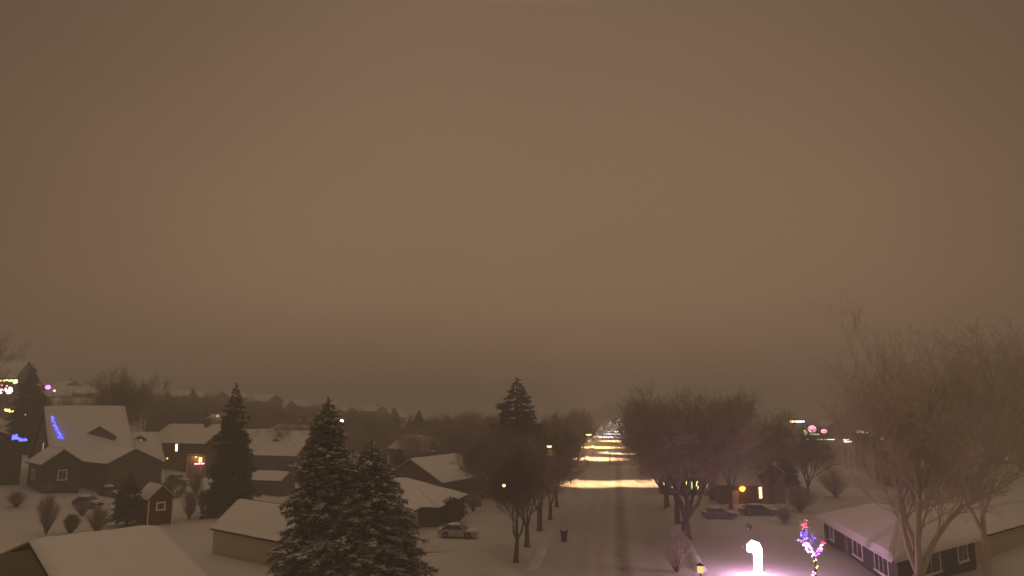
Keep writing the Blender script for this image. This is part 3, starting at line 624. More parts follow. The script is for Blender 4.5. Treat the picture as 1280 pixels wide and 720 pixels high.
# ================================================================== LIT LAMPS
def pl(name, loc, col, e, size=.15, parent=None):
    l = bpy.data.lights.new(name, 'POINT'); l.energy = e; l.color = col; l.shadow_soft_size = size; o = bpy.data.objects.new(name, l); C.objects.link(o); o.location = loc
    if parent: o.parent = parent
    return o
warm = (1, .57, .27); cool = (.80, .80, 1)
def row_y(py): return at(768, py)[1]
LP = [(-8.6, row_y(605.5), 9, 0, 'street lamp at the near left corner of the glowing crossing', warm, 15000, 'warm'), (7.6, row_y(604), 9, PI, 'street lamp at the right corner of the glowing crossing', warm, 15000, 'warm'),
      (-8.2, row_y(574), 9, 0, 'street lamp left of the street beyond the crossing', warm, 30000, 'warm'), (6.2, row_y(566), 9, PI, 'second street lamp beyond the crossing, right side', warm, 48000, 'yellow'),
      (-8.0, row_y(559.5), 9, 0, 'third street lamp beyond the crossing, left side', (1, .66, .26), 30000, 'yellow'),
      (4.6, row_y(551.5), 9, PI, 'yellow street lamp right side midway up the far street', (1, .72, .3), 42000, 'yellow'), (-5.6, row_y(546.5), 9, 0, 'bluish street lamp far up the street', cool, 42000, 'cool'),
      (5.2, row_y(542.5), 9, PI, 'bluish white street lamp near the top of the lit street', cool, 60000, 'cool'), (6.5, row_y(539.5), 9, PI, 'farthest dim street lamp on the right', (1, .8, .4), 60000, 'yellow')]
for (x, y, h, a, lab, col, e, gm) in LP:
    near_ = y < 160
    lamp_post(x-(0 if near_ else (1.5 if a == 0 else -1.5)), y, h if near_ else 7.5, lab, col, e*(1 if near_ else .8), gm=gm if near_ else 'dim', aim=a, arm=3.4 if near_ else 4.6, cone=84 if near_ else 106, blend=.4, head=(.34, .55) if near_ else (.14, .26))
q = away(777, 257); lamp_post(q[0]+1.0, q[1], 6, 'single yellow lamp topping the stack of lit road bands', warm, 900, gm='yellow', aim=PI, head=(.6, .6), cone=130, arm=.8)
for i, (x_, y_, H_t) in enumerate(((-9, 455, 15), (-3, 470, 13), (3, 462, 14), (9, 450, 16), (0, 500, 17), (-6, 515, 17), (7, 508, 17))):
    FAR_CLOSE = globals().setdefault('FAR_CLOSE', []); FAR_CLOSE.append((x_, y_, H_t))
q = away(686, 90); lamp_post(q[0]-1.0, q[1], 9.7, 'lone bright lamp glowing among the dark trees left of the crossing', warm, 160, gm='yellow', head=(.30, .30), cone=120, arm=.8)
q = away(735, 215); lamp_post(q[0]-1.4, q[1], 4.2, 'small pinkish lamp left of the lit bands of road', warm, 60, gm='pink', head=(.3, .3))
# made-up canopy carrying a bright bar of unknown source beyond the crossing
o = thing('canopy', 'made-up long low canopy carrying a white bar of light right of the far road', 'canopy', 3.2, 188, 0)
b_ = MB(); b_.box(-5.0, 4.0, 0, 4, 2.95, 3.2); cn = b_.build('roof', M['metal'], o); b_ = MB(); b_.box(-5.0, 4.0, -.05, -.004, 2.85, 3.25); b_.build('bright_bar', glow('soft_white_strip', (.85, 1, .85), .9), cn)
for s in (-4.6, 3.6):
    for t in (.3, 3.6):
        b_ = MB(); b_.tube((s, t, -.2), (s, t, 2.95), .08, .08, 8, True); b_.build('post', M['metal'], o)

def shop(label, px, py, depth, w, h, parts, group='lit shop signs on the right'):
    """a lit sign on its posts: parts = (dx, dz, w, h, glow)"""
    k_ = .72; w *= k_; h *= k_; parts = [(a*k_, b*k_, c*k_, e_*k_, g_) for a, b, c, e_, g_ in parts]
    d = ray(px, py); x, y = d.x*depth, d.y*depth; z = CH+d.z*depth
    o = thing('lit_sign', label, 'sign', x, y, YAW*0-math.atan2(x, y), group)
    gz = z-Z(x, y); p = MB()
    for s in (-w*.3, w*.3): p.tube((s, .2, -.3), (s, .2, gz-h*.2), .09, .09, 8, True)
    po = p.build('posts', M['metal'], o); b_ = MB(); b_.box(-w/2, w/2, 0, .25, gz-h/2, gz+h/2); b_.build('panel', M['dark'], o)
    for (dx, dz, ww, hh, gm) in parts:
        q = MB()
        if ww < 0: q.blob((dx, -.1, gz+dz), -ww/2, .12, hh/2, 12, 8, 0, 0)
        else: q.box(dx-ww/2, dx+ww/2, -.10, -.004, gz+dz-hh/2, gz+dz+hh/2)
        q.build('sign_light', G[gm], o, ww < 0)
shop('white and orange bar-shaped sign, leftmost and highest of the right-hand lights', 997, 527, 171, 5.2, 1.3, ((-.4, 0, 3.2, .65, 'white'), (-1.9, -.05, .8, .65, 'orange'), (1.7, .05, .9, .5, 'cool')))
shop('round pink and yellow sign right of the white bar sign', 1015, 536, 171, 3.2, 2.6, ((0, 0, -2.6, 2.4, 'pink'), (0, -.15, -1.1, 1.1, 'warm'), (.6, -1.7, 3.0, .4, 'pale'), (-2.1, -1.1, -1.2, 1.8, 'pale')))
shop('small oval pink sign beside the round sign', 1030, 539, 172, 2.2, 1.8, ((0, 0, -1.8, 1.4, 'pink'),))
shop('long thin white and green light strip under the round signs', 1026, 549.5, 170, 8.4, .6, ((-3.6, -.1, -1.2, .7, 'white'), (-1.2, 0, 3.6, .3, 'pale'), (.6, 0, 1.0, .34, 'green'), (2.6, .1, 3, .3, 'pale')))
shop('red over white light at the right end of the green strip', 1059, 551, 170, 2.8, 1.3, ((-.3, .35, 1.8, .4, 'pink'), (.1, -.25, 2.2, .45, 'white')))
shop('faint wide storefront light left of the yellow bar', 1074, 540, 178, 4.2, 1.6, ((-.6, .2, -1.1, 1.3, 'dim'), (.8, .1, -1.3, 1.0, 'dim'), (1.9, -.2, 1.4, .4, 'dim')))
shop('short bright yellow bar light among the right trees', 1110, 536, 165, 2.4, .8, ((0, 0, 1.9, .55, 'yellow'),))
shop('pale dash of light right of the yellow bar', 1126, 535, 165, 1.9, .6, ((0, 0, 1.5, .4, 'pale'),))
shop('dull round light highest among the right branches', 1146, 528, 165, 1.7, .7, ((0, 0, -1.4, .6, 'dim'),))
shop('olive yellow light below the short yellow bar', 1105, 549, 161, 2.3, 1.2, ((-.2, 0, -1.6, .9, 'pale'), (.4, .1, -.9, .6, 'yellow')))
shop('tall narrow dim window light far right among twigs', 1162, 551, 158, 1.4, 2.0, ((0, 0, .5, 1.7, 'dim'),))
P_ = away(1131, 140)
house('lit_cottage', 'dim cottage with two small lit windows behind the right-hand bare trees', 'house', P_[0]-6, P_[1]-3, R(-10), 13, 8, 6.4, 8.0, 'brown', ov=.4, snow=.2, z=0, wins=(('front', 5.2, 3.3, .6, 1.4, 'dim', 1), ('front', 6.8, 3.6, .75, 1.3, 'dim', 1)))
# row of lit windows seen between the trunks right of the crossing
P_ = away(852, 124); LS = house('lit_storefront', 'low corner shop with a row of bright narrow windows behind the right trunks', 'shop', P_[0]-3.9, P_[1], R(0), 10.5, 7, 3.0, 3.9, 'brown', roof='hip', ov=.4, snow=.2, z=0,
      wins=(('front', .7, .9, .55, 1.1, 'yellow', 2), ('front', 2.0, 1.2, .35, .8, 'pale', 1), ('front', 2.9, 1.2, .4, 1.0, 'yellow', 1), ('front', 4.3, .9, .35, 1.4, 'yellow', 1), ('front', 5.2, 1.1, .3, 1.1, 'pale', 1), ('front', 6.0, 1.0, .35, 1.3, 'yellow', 1), ('front', 8.0, 1.2, 1.2, .9, 'faint', 2)))
# small lights at the left
def little_light(label, px, py, depth, gm, r, name='porch_light', hang=False):
    d = ray(px, py); x, y = d.x*depth, d.y*depth; z = CH+d.z*depth; gz = z-Z(x, y)
    o = thing(name, label, 'lamp', x, y); p = MB(); p.tube((0, 0, gz+1 if hang else -.4), (0, 0, gz), .02 if hang else .06, .02 if hang else .05, 6, True); p.build('cord' if hang else 'post', M['metal'], o)
    q = MB(); q.blob((0, 0, gz), r, r, r*.9, 10, 7, 0, 0); q.build('globe', G[gm], o, True)
little_light('violet white globe above the hillside roof, right of the leftmost conifer', 60, 484, 170, 'violet', .55)
little_light('tiny reddish globe just right of the violet one', 68, 488.5, 170, 'pink', .3)
little_light('tiny white light inside the wide bare hillside tree', 152, 501, 150, 'white', .26)
little_light('tiny violet white light above the left twin spruce shoulder', 427, 526.5, 150, 'bulb', .42)
little_light('tiny warm globe standing in for a lit window, inside the left street tree crowns', 630, 607, 63, 'yellow', .13, 'window_glow_globe', True)  # globe stands in for a distant lit window, brought forward to stay visible
little_light('faint orange speck by the wall of the chimney house', 209, 573, 110, 'orange', .11)
little_light('faint pale light above the chimney house roof', 272, 520, 190, 'dim', .35)

# lights hung on the left-edge house and the gardens below it
d = ray(8, 497)
def hang(label, px, py, depth, w, h, parts):
    d = ray(px, py); c = Vector((d.x*depth, d.y*depth, CH+d.z*depth)); o = tag(empty('festive_lights', c, -math.atan2(c.x, c.y)), label, 'string lights', 'festive lights on the left edge')
    by = {}
    rr = random.Random(int(px*7+py))
    for (dx, dz, ww, hh, n, gm) in parts:
        mb = MB()
        for i in range(n): mb.blob((dx+rr.uniform(-.5, .5)*ww, rr.uniform(-.1, .1), dz+rr.uniform(-.5, .5)*hh), .24*depth/176, .24*depth/176, .2*depth/176, 6, 4, 0, 0)
        mb.build('bulbs', G[gm], o, True)
    cord = MB(); cord.path([(-w/2, .1, 0), (0, .1, -.1), (w/2, .1, 0)], [.03]*3, 5); cord.build('cord', M['rubber'], o)
hang('yellow light row along the eave at the left edge', 8, 475.5, 176, 5, 1, ((0, 0, 4.6, .25, 26, 'warm'), (1.4, -.4, 1.6, .5, 4, 'green')))
hang('cluster of pink, blue and white bulbs under the yellow eave row', 4, 486, 176, 4, 2, ((0, 0, 3.4, 1.8, 10, 'pink'), (.6, -.3, 2.6, 1.6, 24, 'white'), (-1.2, 0, 1.2, .8, 6, 'blue')))
hang('yellow bulbs on a low hedge, left of two', 13, 513, 150, 2.4, .6, ((0, 0, 2.0, .5, 18, 'yellow'),))
hang('yellow bulbs on a low hedge, right of two', 27, 518, 148, 1.8, .8, ((0, 0, 1.3, .9, 12, 'yellow'), (.2, 0, 1.2, .9, 3, 'pink')))
hang('blue string lights along the cabin eave at the lower left', 20, 548, 104, 2.0, .8, ((-.2, .25, .5, .6, 12, 'blue'), (0, 0, .9, .22, 14, 'blue'), (.8, -.22, .9, .22, 14, 'blue')))
little_light('red speck low in front of the slate house windows, left one', 1146.5, 703.5, 62, 'red', .09, 'marker_light')
little_light('red speck low in front of the slate house windows, right one', 1150.5, 705.5, 62, 'red', .09, 'marker_light')
# glowing porch corner of the chimney house
q = at(247, 599); dd = math.hypot(*q)/math.hypot(ray(247, 575).x, ray(247, 575).y); d = ray(247, 575); c = Vector((d.x*dd, d.y*dd, CH+d.z*dd)); o = thing('lit_porch', 'small porch glowing orange and yellow at the chimney house corner', 'porch', c.x, c.y, -math.atan2(c.x, c.y)); gz = c.z-Z(c.x, c.y)
b_ = MB(); b_.box(-1.9, .6, 0, 1.6, gz+.78, gz+.9); pr = b_.build('roof', M['shingle'], o); b_ = MB(); b_.blob((-.6, .7, gz+.95), 1.35, .9, .14, 12, 6, 2, .2); b_.build('snow_cover', M['roofsnow'], pr, True)
b_ = MB(); b_.box(-1.9, 1.5, 1.5, 1.6, -.5, gz+.78); b_.build('wall', M['beige'], o)
b_ = MB(); b_.box(.25, .75, 1.44, 1.496, gz-.55, gz+.35); b_.build('window', G['yellow'], o); b_ = MB(); b_.box(-.5, 1.2, .8, .88, gz-.85, gz-.65); b_.build('glowing_railing', G['pink'], o)  # the rail glows pink of its own though it holds no lamp
for s in (-1.8, .5):
    b_ = MB(); b_.box(s, s+.12, .05, .17, -.5, gz+.78); b_.build('post', M['trim'], o)
b_ = MB(); b_.blob((-.3, 1.3, gz+.5), .1, .1, .1); b_.build('lamp', G['warm'], o); pl('porch_bulb', (-.3, .8, gz+.35), (1, .45, .18), 60, .1, o)
# wall lantern of the brown house
c = hit_mesh(928, 611, OH, .25)
if c:
    o = tag(empty('wall_lantern', c), 'orange wall lantern glowing on the brown house left of the yellow window', 'lantern'); b_ = MB(); b_.blob((0, 0, 0), .42, .3, .42, 10, 8, 2, .3); b_.build('shade', G['orange'], o, True)
    b_ = MB(); b_.tube((0, .25, .4), (0, 0, .62), .04, .03, 6); b_.build('bracket', M['metal'], o); pl('lantern_bulb', (0, -.7, -.1), (1, .36, .08), 26, .15, o)
# dormers: parts of their roofs
def dormer(root, px, py, w, h, d, wallm, roofm='roofsnow', turn=0.0, lit=0):
    p = hit_mesh(px, py, root)
    if not p: return
    roof = [c for c in root.children if c.name.startswith('roof')][0]; inv = root.matrix_world.inverted(); q = inv @ p
    b_ = MB(); c, s = math.cos(turn), math.sin(turn)
    def X_(x, y, z): return (q.x+x*c-y*s, q.y+x*s+y*c, q.z+z)
    b_.poly([X_(-w/2, 0, -h), X_(w/2, 0, -h), X_(w/2, 0, 0), X_(0, 0, w*.32), X_(-w/2, 0, 0)])
    b_.poly([X_(w/2, 0, -h), X_(w/2, d, -h), X_(w/2, d, 0), X_(w/2, 0, 0)]); b_.poly([X_(-w/2, d, -h), X_(-w/2, 0, -h), X_(-w/2, 0, 0), X_(-w/2, d, 0)])
    dm = b_.build('dormer', M[wallm], roof); b_ = MB()
    if lit: b_.poly([X_(-.25, -.03, -1.4), X_(.25, -.03, -1.4), X_(.25, -.03, -.1), X_(-.25, -.03, -.1)]); b_.build('window', G['pale'], dm); b_ = MB()
    for s_ in (-1, 1): slope_snow(b_, X_(s_*(w/2+.2), -.25, -.06), X_(s_*(w/2+.2), d, -.06), X_(0, d, w*.34), X_(0, -.25, w*.34), .16)
    b_.build('snow_cover', M[roofm], dm, True)
dormer(BH, 124, 545, 4.8, 3.0, 4.5, 'purple', turn=-.35)
dormer(CT, 175, 549, 1.9, 2.0, 3.5, 'dark', turn=-.3, lit=1)
dormer(DH, 346, 551, 1.6, 1.6, 3.0, 'dark')

# ================================================================== TREES
BT = [make_bare('bare_tree', 11, 14, 1.0, dens=.92), make_bare('bare_tree', 12, 14, 1.15, stems=5, dens=.92), make_bare('bare_tree', 13, 14, .8, stems=3, dens=.92, fork=.28), make_bare('bare_tree', 15, 14, 1.0, stems=4, km='darktwig', dens=1, fork=.25, twigr=.014)]
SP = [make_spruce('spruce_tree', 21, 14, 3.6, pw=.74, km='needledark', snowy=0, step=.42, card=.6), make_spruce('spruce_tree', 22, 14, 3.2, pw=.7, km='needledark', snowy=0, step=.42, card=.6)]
for t_ in BT+SP: t_['proto'] = 1
# twin snow-dusted spruces in front
P = at(401, 742); s_ = make_spruce('spruce_tree', 31, 15.1, 4.5, pw=.66, snowy=.9, step=.30, dens=1.35, card=.55); plant(s_, P[0], P[1], 15.1, 0, 'taller left one of two large snow-dusted spruces in front', 'spruce')
P = at(459, 748); s_ = make_spruce('spruce_tree', 32, 11.9, 5.6, pw=.66, snowy=.6, step=.30, dens=1.35, card=.55); plant(s_, P[0], P[1], 11.9, 1, 'shorter right one of two large snow-dusted spruces in front', 'spruce')
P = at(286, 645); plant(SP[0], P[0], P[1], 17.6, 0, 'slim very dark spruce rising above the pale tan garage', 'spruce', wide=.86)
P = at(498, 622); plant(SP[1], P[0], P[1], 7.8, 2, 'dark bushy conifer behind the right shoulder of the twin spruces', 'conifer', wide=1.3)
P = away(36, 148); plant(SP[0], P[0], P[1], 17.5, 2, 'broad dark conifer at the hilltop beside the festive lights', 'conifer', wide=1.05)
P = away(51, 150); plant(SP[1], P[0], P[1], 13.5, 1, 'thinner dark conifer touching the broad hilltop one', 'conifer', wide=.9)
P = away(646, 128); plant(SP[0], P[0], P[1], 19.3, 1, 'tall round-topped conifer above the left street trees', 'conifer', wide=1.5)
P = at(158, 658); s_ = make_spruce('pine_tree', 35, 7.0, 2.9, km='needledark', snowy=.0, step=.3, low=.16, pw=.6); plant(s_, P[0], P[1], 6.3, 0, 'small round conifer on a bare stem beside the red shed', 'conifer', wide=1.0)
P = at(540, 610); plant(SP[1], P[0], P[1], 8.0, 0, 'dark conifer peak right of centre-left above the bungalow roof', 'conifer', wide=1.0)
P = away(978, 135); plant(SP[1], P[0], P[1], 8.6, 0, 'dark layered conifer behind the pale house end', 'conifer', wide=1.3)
# left row of street trees
for i, (px, py, H, w_, lab) in enumerate(((645, 704, 13.0, .85, 'nearest left street tree with slim leaning trunk'), (659, 684, 13.0, .95, 'left street tree with thickest dark trunk, second from the front'), (674, 664, 13.5, .9, 'third left street tree, behind the thick trunk'),
        (688, 650, 13.0, .9, 'fourth left street tree, level with the bin'), (696, 634, 13, .85, 'fifth left street tree, nearest the glowing crossing'))):
    P = at(px, py); plant(BT[3] if i % 2 == 0 else BT[0], P[0], P[1], H, i*1.3, lab, 'tree', 'left row of street trees', wide=w_*1.05)
for i, (px, dep, H, w_) in enumerate(((600, 112, 11.5, 1.1), (622, 125, 13, 1.1), (668, 135, 14, 1.0), (705, 160, 14, .95), (575, 135, 11.5, 1.1), (722, 190, 14, .9), (690, 172, 14, 1.0), (640, 150, 14, 1.1))):
    P = away(px, dep); plant(BT[(3, 1, 3, 0)[i % 4]], P[0], P[1], H, i*2.1, ['bare tree above the right end of the bungalow roof', 'dark crown left of the conifer behind the street trees', 'dark crown right of the round-topped conifer', 'tall bare tree left of the glowing crossing', 'low wide bare tree behind the dark gable', 'bare tree at the left edge of the lit far road', 'bare tree near the lone bright lamp', 'broad bare crown directly behind the round-topped conifer'][i], 'tree', wide=w_)
# right row of street trees
mt = make_bare('bare_tree', 41, 18, 1.05, stems=6, fork=.14, dens=.97, rad=.5, km='twig', twigr=.012)
for i, (px, py, H, w_, lab) in enumerate(((858, 674, 18.5, 1.0, 'big many-stemmed bare tree on the right verge, nearest of its row'), (847, 655, 18, .95, 'right verge tree just behind the many-stemmed one'), (834, 637, 17.5, .85, 'right verge tree with lone leaning trunk by the crossing'))):
    P = at(px, py); plant(mt if i != 1 else BT[0], P[0], P[1], H, i*1.9, lab, 'tree', 'right row of street trees', wide=w_)
for i, (px, dep, H, w_) in enumerate(((885, 118, 17, .9), (908, 108, 16.5, .85), (958, 112, 14.5, .95), (800, 158, 17, .8), (1003, 118, 12.5, 1.0), (905, 160, 19, .9))):
    P = away(px, dep); plant(BT[(1, 0, 1, 1, 1, 3)[i]], P[0], P[1], H, i*2.7, ['bare tree behind the low snowed-in sedan', 'bare tree over the orange wall lantern', 'bare tree over the yellow window house', 'tall thin bare tree right of the lit far road', 'bare tree between the pale house end and the shop lights', 'tallest bare crown behind the right verge row'][i], 'tree', wide=w_)
P = at(1000, 640); bush('wide tangled bare shrub between the pale house and slate house', P[0], P[1], 6, 3.4, 16, 'twig', 1.6)
P = at(1045, 622); bush('tall tangled bare shrub beyond the far corner of the slate house', P[0], P[1], 6.5, 4.5, 17, 'frosttwig', 1.6)
P = at(847, 690); bush('snow-tipped bare bush at the foot of the right verge trees', P[0], P[1], 2.6, 2.4, 3, 'frosttwig', .7)
P = at(846, 716); bush('tall pale bare bush at the right kerb below the verge trees', P[0], P[1], 2.8, 2.8, 4, 'frosttwig', .7)
for i in range(9):
    for sd_ in (-1, 1):
        y_ = 168+i*19+sd_*5; x_ = -11.5 if sd_ < 0 else 10.5
        plant(BT[(i*2+(sd_ > 0)) % 4], x_+rnd.uniform(-.6, .6), y_, rnd.uniform(12.5, 15), i*1.7+sd_, f"bare tree on the {'left' if sd_ < 0 else 'right'} verge of the lit street beyond the crossing", 'tree', f"{'left' if sd_ < 0 else 'right'} verge trees beyond the crossing", wide=.85)
for i, (x_, y_, H_t) in enumerate(FAR_CLOSE): plant(BT[i % 4], x_, y_, H_t, i, 'hazy bare tree closing off the end of the lit street', 'tree', 'trees closing the far street', wide=1.1)
# the pale big trees at the right
b1 = make_bare('bare_tree', 52, 24, 1.0, stems=5, fork=.14, dens=.87, rad=.60, tm='frosttwig', km='frosttwig', up=.8, twigr=.011)
P = away(1128, 57.5); plant(b1, P[0], P[1], 24.5, .4, 'largest pale frosted bare tree, forking in front of the slate house', 'tree', 'frosted bare trees on the right', wide=.85)
b2 = make_bare('bare_tree', 63, 22, 1.0, stems=3, fork=.26, dens=.84, rad=.34, tm='frosttwig', km='frosttwig', up=.7, twigr=.011)
P = away(1214, 60); plant(b2, P[0], P[1], 24.0, 2.6, 'pale bare tree leaning right over the tan garage wall', 'tree', 'frosted bare trees on the right', wide=.95)
P = away(1285, 84); plant(b2, P[0], P[1], 27, 4.0, 'pale bare crown entering from the right edge', 'tree', 'frosted bare trees on the right', wide=1.0)
P = away(1205, 108); plant(b1, P[0], P[1], 26, 1.0, 'pale bare tree beyond the slate house roof, right side', 'tree', 'frosted bare trees on the right', wide=1.1)
P = away(1075, 190); plant(b2, P[0], P[1], 17.5, 5.0, 'frosted bare tree beyond the left end of the slate house', 'tree', 'frosted bare trees on the right', wide=1.0)
P = away(1150, 140); plant(b1, P[0], P[1], 25, 3.1, 'tall hazy bare tree far behind the largest frosted one', 'tree', 'frosted bare trees on the right', wide=1.1)
# left side bare trees
P = away(150, 150); plant(BT[3], P[0], P[1], 20.0, .3, 'wide bare tree standing tallest behind the hillside roof', 'tree', wide=.95)
P = away(130, 160); plant(BT[0], P[0], P[1], 16.0, 1.3, 'bare tree left of the tallest hillside tree', 'tree', wide=1.0)
P = away(-62, 95); plant(BT[1], P[0], P[1], 24, 1.3, 'large bare crown reaching in from the left edge', 'tree', wide=.9)
P = away(86, 165); plant(BT[2], P[0], P[1], 12.5, .8, 'small bare tree above the left end of the hillside roof', 'tree', wide=.9)
P = away(112, 175); plant(BT[0], P[0], P[1], 11.0, 2.0, 'low bare tree between hillside roof and the tallest tree', 'tree', wide=1.0)
P = away(212, 170); plant(BT[3], P[0], P[1], 13.0, 3.0, 'dense dark tree above the left end of the chimney roof', 'tree', wide=1.1)
P = away(250, 165); plant(BT[3], P[0], P[1], 13.2, 4.0, 'dense dark tree above the chimney, left of the slim spruce', 'tree', wide=1.1)
for (px, py, w_, h_, sd, lab) in ((103, 645, 2.2, 1.8, 31, 'low bare shrub between the snow-heaped cars and the round shrub'), (20, 634, 3.0, 2.0, 32, 'low bare shrub at the far left of the snowy yard'), (245, 618, 3.6, 3.2, 33, 'bare shrub below the glowing porch, left of the slim spruce'), (303, 632, 2.8, 2.4, 34, 'bare shrub between the slim spruce and the low lean-to'), (592, 640, 3.4, 2.6, 35, 'bare shrub beyond the pale car, left of the street trees'), (57, 668, 3.0, 4.2, 1, 'tall bare shrub on the left yard beyond the corner roof'), (122, 668, 3.4, 2.9, 5, 'wide reddish bare shrub between the round shrub and small conifer'), (236, 650, 3.0, 3.6, 6, 'bare shrub right of the red shed'), (252, 640, 2.6, 3.0, 7, 'dark bare shrub between shed and pale garage'), (60, 617, 2.4, 1.5, 8, 'low bare shrub at the cabin wall')):
    P = at(px, py); bush(lab, P[0], P[1], w_, h_, sd, 'twig', 1.3)
P = at(88, 668); bush('small round dark shrub on the left yard', P[0], P[1], 2.0, 2.1, 4, 'darktwig', 2.5)
P = at(217, 622); evergreen_bush('dark rounded evergreen beyond the red shed', P[0], P[1], 3.6, 2.8, 9)
P = at(981, 655); bush('low round dark shrub on the lawn before the pale house', P[0], P[1], 3.4, 2.0, 6, 'twig', 1.2)
P = at(552, 658); evergreen_bush('dark shrub mass at the bungalow wall behind the pale car', P[0]+.5, P[1]+2, 4.2, 3.0, 12, False)
P = at(936, 664); bush('tiny dark shrub poking from the snow above the glowing figure', P[0], P[1], .9, .9, 13, 'darktwig', 1)

# ------------------------------------------------------------------ the hazy town beyond
kinds = ['brown', 'olive', 'dark', 'beige', 'brown']
rt = random.Random(99); used = []
def clear(x, y, r):
    for (a, b_, q) in used:
        if (a-x)**2+(b_-y)**2 < (r+q)**2: return False
    return True
def zone(px):
    return ('above the hillside roofs at the far left' if px < 130 else 'between the hillside and the chimney house' if px < 260 else 'right of the slim dark spruce' if px < 390 else 'over the twin spruces' if px < 500
            else 'over the bungalow roof' if px < 600 else 'behind the left street trees' if px < 735 else 'beside the far lit road' if px < 800 else 'behind the right verge trees' if px < 960 else 'around the shop lights' if px < 1120 else 'behind the frosted trees at far right')
def proj(x, y):
    c, s = math.cos(-YAW), math.sin(-YAW); X_ = x*c-y*s; Y_ = x*s+y*c; return 640+F*X_/(Y_*math.cos(PITCH)), Y_
nh = 0
for k in range(900):
    dep = rt.uniform(150, 420) if k > 40 else rt.uniform(150, 230); px = rt.uniform(-10, 1290); x, y = away(px, dep)
    if -16 < x < 15 or (128 < y < 156 and abs(x) < 60) or not clear(x, y, 11) or nh > 58: continue
    if px < 270 and dep < 185 or 985 < px < 1130 and dep < 275: continue
    used.append((x, y, 9)); nh += 1; L_ = rt.uniform(9, 15); near = dep < 230
    a_ = (U if x < -35 else 0)+rt.choice((0, PI/2))+rt.uniform(-.15, .15); D_ = rt.uniform(7.5, 9.5); he_ = rt.choice((2.8, 3.2, 5.2))
    hx = x-math.cos(a_)*L_/2+math.sin(a_)*D_/2; hy = y-math.sin(a_)*L_/2-math.cos(a_)*D_/2
    wn = [('front', L_*.3, 1.1, .9, 1.1, rt.choice(('glass', 'glass', 'faint')), 1), ('front', L_*.7, 1.1, .9, 1.1, rt.choice(('glass', 'glass', 'dim')), 1)] if near else []
    col = rt.choice(kinds); size = 'long' if L_ > 12 else 'small'
    house('distant_house', f"{size} {col} {'two-storey ' if he_ > 5 else ''}house {'in nearer haze ' if dep < 220 else 'in deep haze ' if dep > 320 else ''}{zone(px)}", 'house', hx, hy, a_, L_, D_, he_, he_+rt.uniform(2.2, 3.0), col, ov=.5, snow=.22, wins=wn, chim=(L_*.7, D_*.5, .8, he_+3.6) if rt.random() < .4 else None, group='snow-roofed houses in the haze')
nt_ = 0
for k in range(2200):
    dep = 145+rt.random()**1.3*420; px = rt.uniform(-15, 1295)
    if k < 500: px = rt.uniform(180, 620); dep = rt.uniform(150, 250); x, y = away(px, dep)
    if -14 < x < 13 or (132 < y < 153 and abs(x) < 50) or not clear(x, y, 1.5) or nt_ > 205: continue
    if 985 < px < 1130 and dep < 275: continue
    if px < 280 and dep < 185: continue
    used.append((x, y, 2.2)); nt_ += 1; far = ' in the nearer haze' if dep < 220 else ' in the deepest haze' if dep > 380 else ''
    con = rt.random() < .16; H = rt.uniform(9.5, 13.6) if px < 620 else rt.uniform(10, 16)
    if px < 260: H *= .85
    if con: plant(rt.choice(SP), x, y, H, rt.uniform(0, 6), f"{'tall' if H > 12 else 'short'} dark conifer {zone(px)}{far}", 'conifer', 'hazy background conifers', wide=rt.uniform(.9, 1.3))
    else: plant(BT[rt.randrange(4)], x, y, H, rt.uniform(0, 6), f"{'tall' if H > 12.5 else 'low' if H < 10 else 'middling'} bare tree {zone(px)}{far}", 'tree', 'hazy background trees', wide=rt.uniform(.9, 1.3))
for t_ in bpy.data.objects:
    for kk in ('H', 'fresh', 'proto'):
        if kk in t_: del t_[kk]

# ================================================================== AIR, SKY, CAMERA
hz = MB(); hz.box(-2700, 2700, -100, 3500, -2.5, 46); ho = hz.build('haze', M['snow']); tag(ho, kind='stuff')
vm = bpy.data.materials.new('night_haze'); vm.use_nodes = True; n_ = vm.node_tree.nodes; n_.remove(n_['Principled BSDF'])
pv = n_.new('ShaderNodeVolumePrincipled'); pv.inputs['Color'].default_value = (.82, .81, .79, 1); pv.inputs['Density'].default_value = .0031; pv.inputs['Anisotropy'].default_value = .15
vm.node_tree.links.new(pv.outputs[0], n_['Material Output'].inputs['Volume']); ho.data.materials.clear(); ho.data.materials.append(vm)

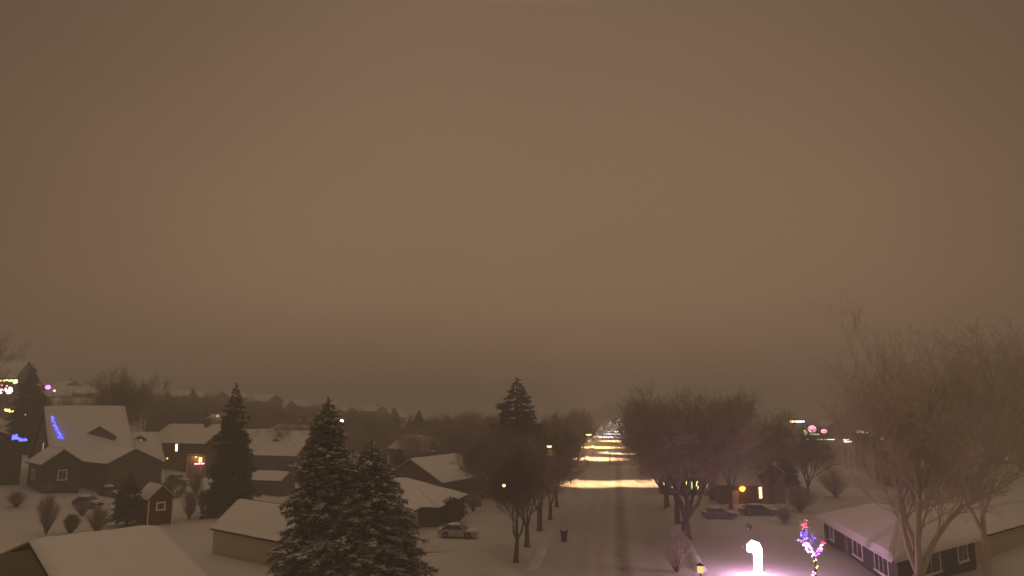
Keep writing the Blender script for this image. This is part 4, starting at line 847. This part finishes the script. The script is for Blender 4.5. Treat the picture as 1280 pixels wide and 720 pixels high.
sc = bpy.context.scene; wd = bpy.data.worlds.new('World'); sc.world = wd; wd.use_nodes = True; N = wd.node_tree.nodes; L = wd.node_tree.links
bg = N['Background']; tc = N.new('ShaderNodeTexCoord'); sp = N.new('ShaderNodeSeparateXYZ'); L.new(tc.outputs['Generated'], sp.inputs[0])
cr = N.new('ShaderNodeValToRGB'); e = cr.color_ramp; e.elements[0].position = 0; e.elements[0].color = (.196, .125, .073, 1)
for ps, c_ in ((.05, (.220, .137, .080)), (.14, (.232, .144, .084)), (.26, (.214, .134, .079)), (.40, (.188, .119, .073)), (.5, (.176, .114, .070)), (.62, (.36, .24, .155))):
    q = e.elements.new(ps); q.color = (*c_, 1)
e.elements[-1].position = 1; e.elements[-1].color = (.47, .33, .205, 1)
L.new(sp.outputs['Z'], cr.inputs[0])
dt = N.new('ShaderNodeVectorMath'); dt.operation = 'DOT_PRODUCT'; L.new(tc.outputs['Generated'], dt.inputs[0]); a_ = YAW*.9; dt.inputs[1].default_value = (-math.sin(a_)*.985, math.cos(a_)*.985, .16)
mr = N.new('ShaderNodeMapRange'); L.new(dt.outputs['Value'], mr.inputs['Value']); mr.inputs['From Min'].default_value = .74; mr.inputs['From Max'].default_value = 1.0; mr.inputs['To Min'].default_value = .62; mr.inputs['To Max'].default_value = 1.08; mr.interpolation_type = 'SMOOTHSTEP'
nz = N.new('ShaderNodeTexNoise'); nz.inputs['Scale'].default_value = 2.2; nz.inputs['Detail'].default_value = 3; L.new(tc.outputs['Generated'], nz.inputs['Vector'])
m4 = N.new('ShaderNodeMath'); m4.operation = 'MULTIPLY_ADD'; L.new(nz.outputs['Fac'], m4.inputs[0]); m4.inputs[1].default_value = .16; m4.inputs[2].default_value = .92
m5 = N.new('ShaderNodeMath'); m5.operation = 'MULTIPLY'; L.new(m4.outputs[0], m5.inputs[0]); L.new(mr.outputs[0], m5.inputs[1])
vm_ = N.new('ShaderNodeVectorMath'); vm_.operation = 'SCALE'; L.new(cr.outputs['Color'], vm_.inputs[0]); L.new(m5.outputs[0], vm_.inputs['Scale']); L.new(vm_.outputs[0], bg.inputs['Color']); bg.inputs['Strength'].default_value = 1.12

cam = bpy.data.cameras.new('camera'); co = bpy.data.objects.new('camera', cam); C.objects.link(co); sc.camera = co
co.location = (0, 0, CH); co.rotation_euler = (PI/2+PITCH, 0, YAW); cam.sensor_width = 36; cam.lens = 36*F/1280; cam.clip_end = 6000; cam.clip_start = .5
sc.view_settings.view_transform = 'Standard'; sc.view_settings.look = 'None'; sc.view_settings.exposure = 0; sc.view_settings.gamma = 1
sc.render.engine = 'CYCLES'; cy = sc.cycles; cy.use_denoising = True; cy.max_bounces = 4; cy.diffuse_bounces = 2; cy.glossy_bounces = 2; cy.transmission_bounces = 2; cy.volume_bounces = 1
cy.sample_clamp_indirect = 2.0; cy.caustics_reflective = False; cy.caustics_refractive = False; cy.use_light_tree = True
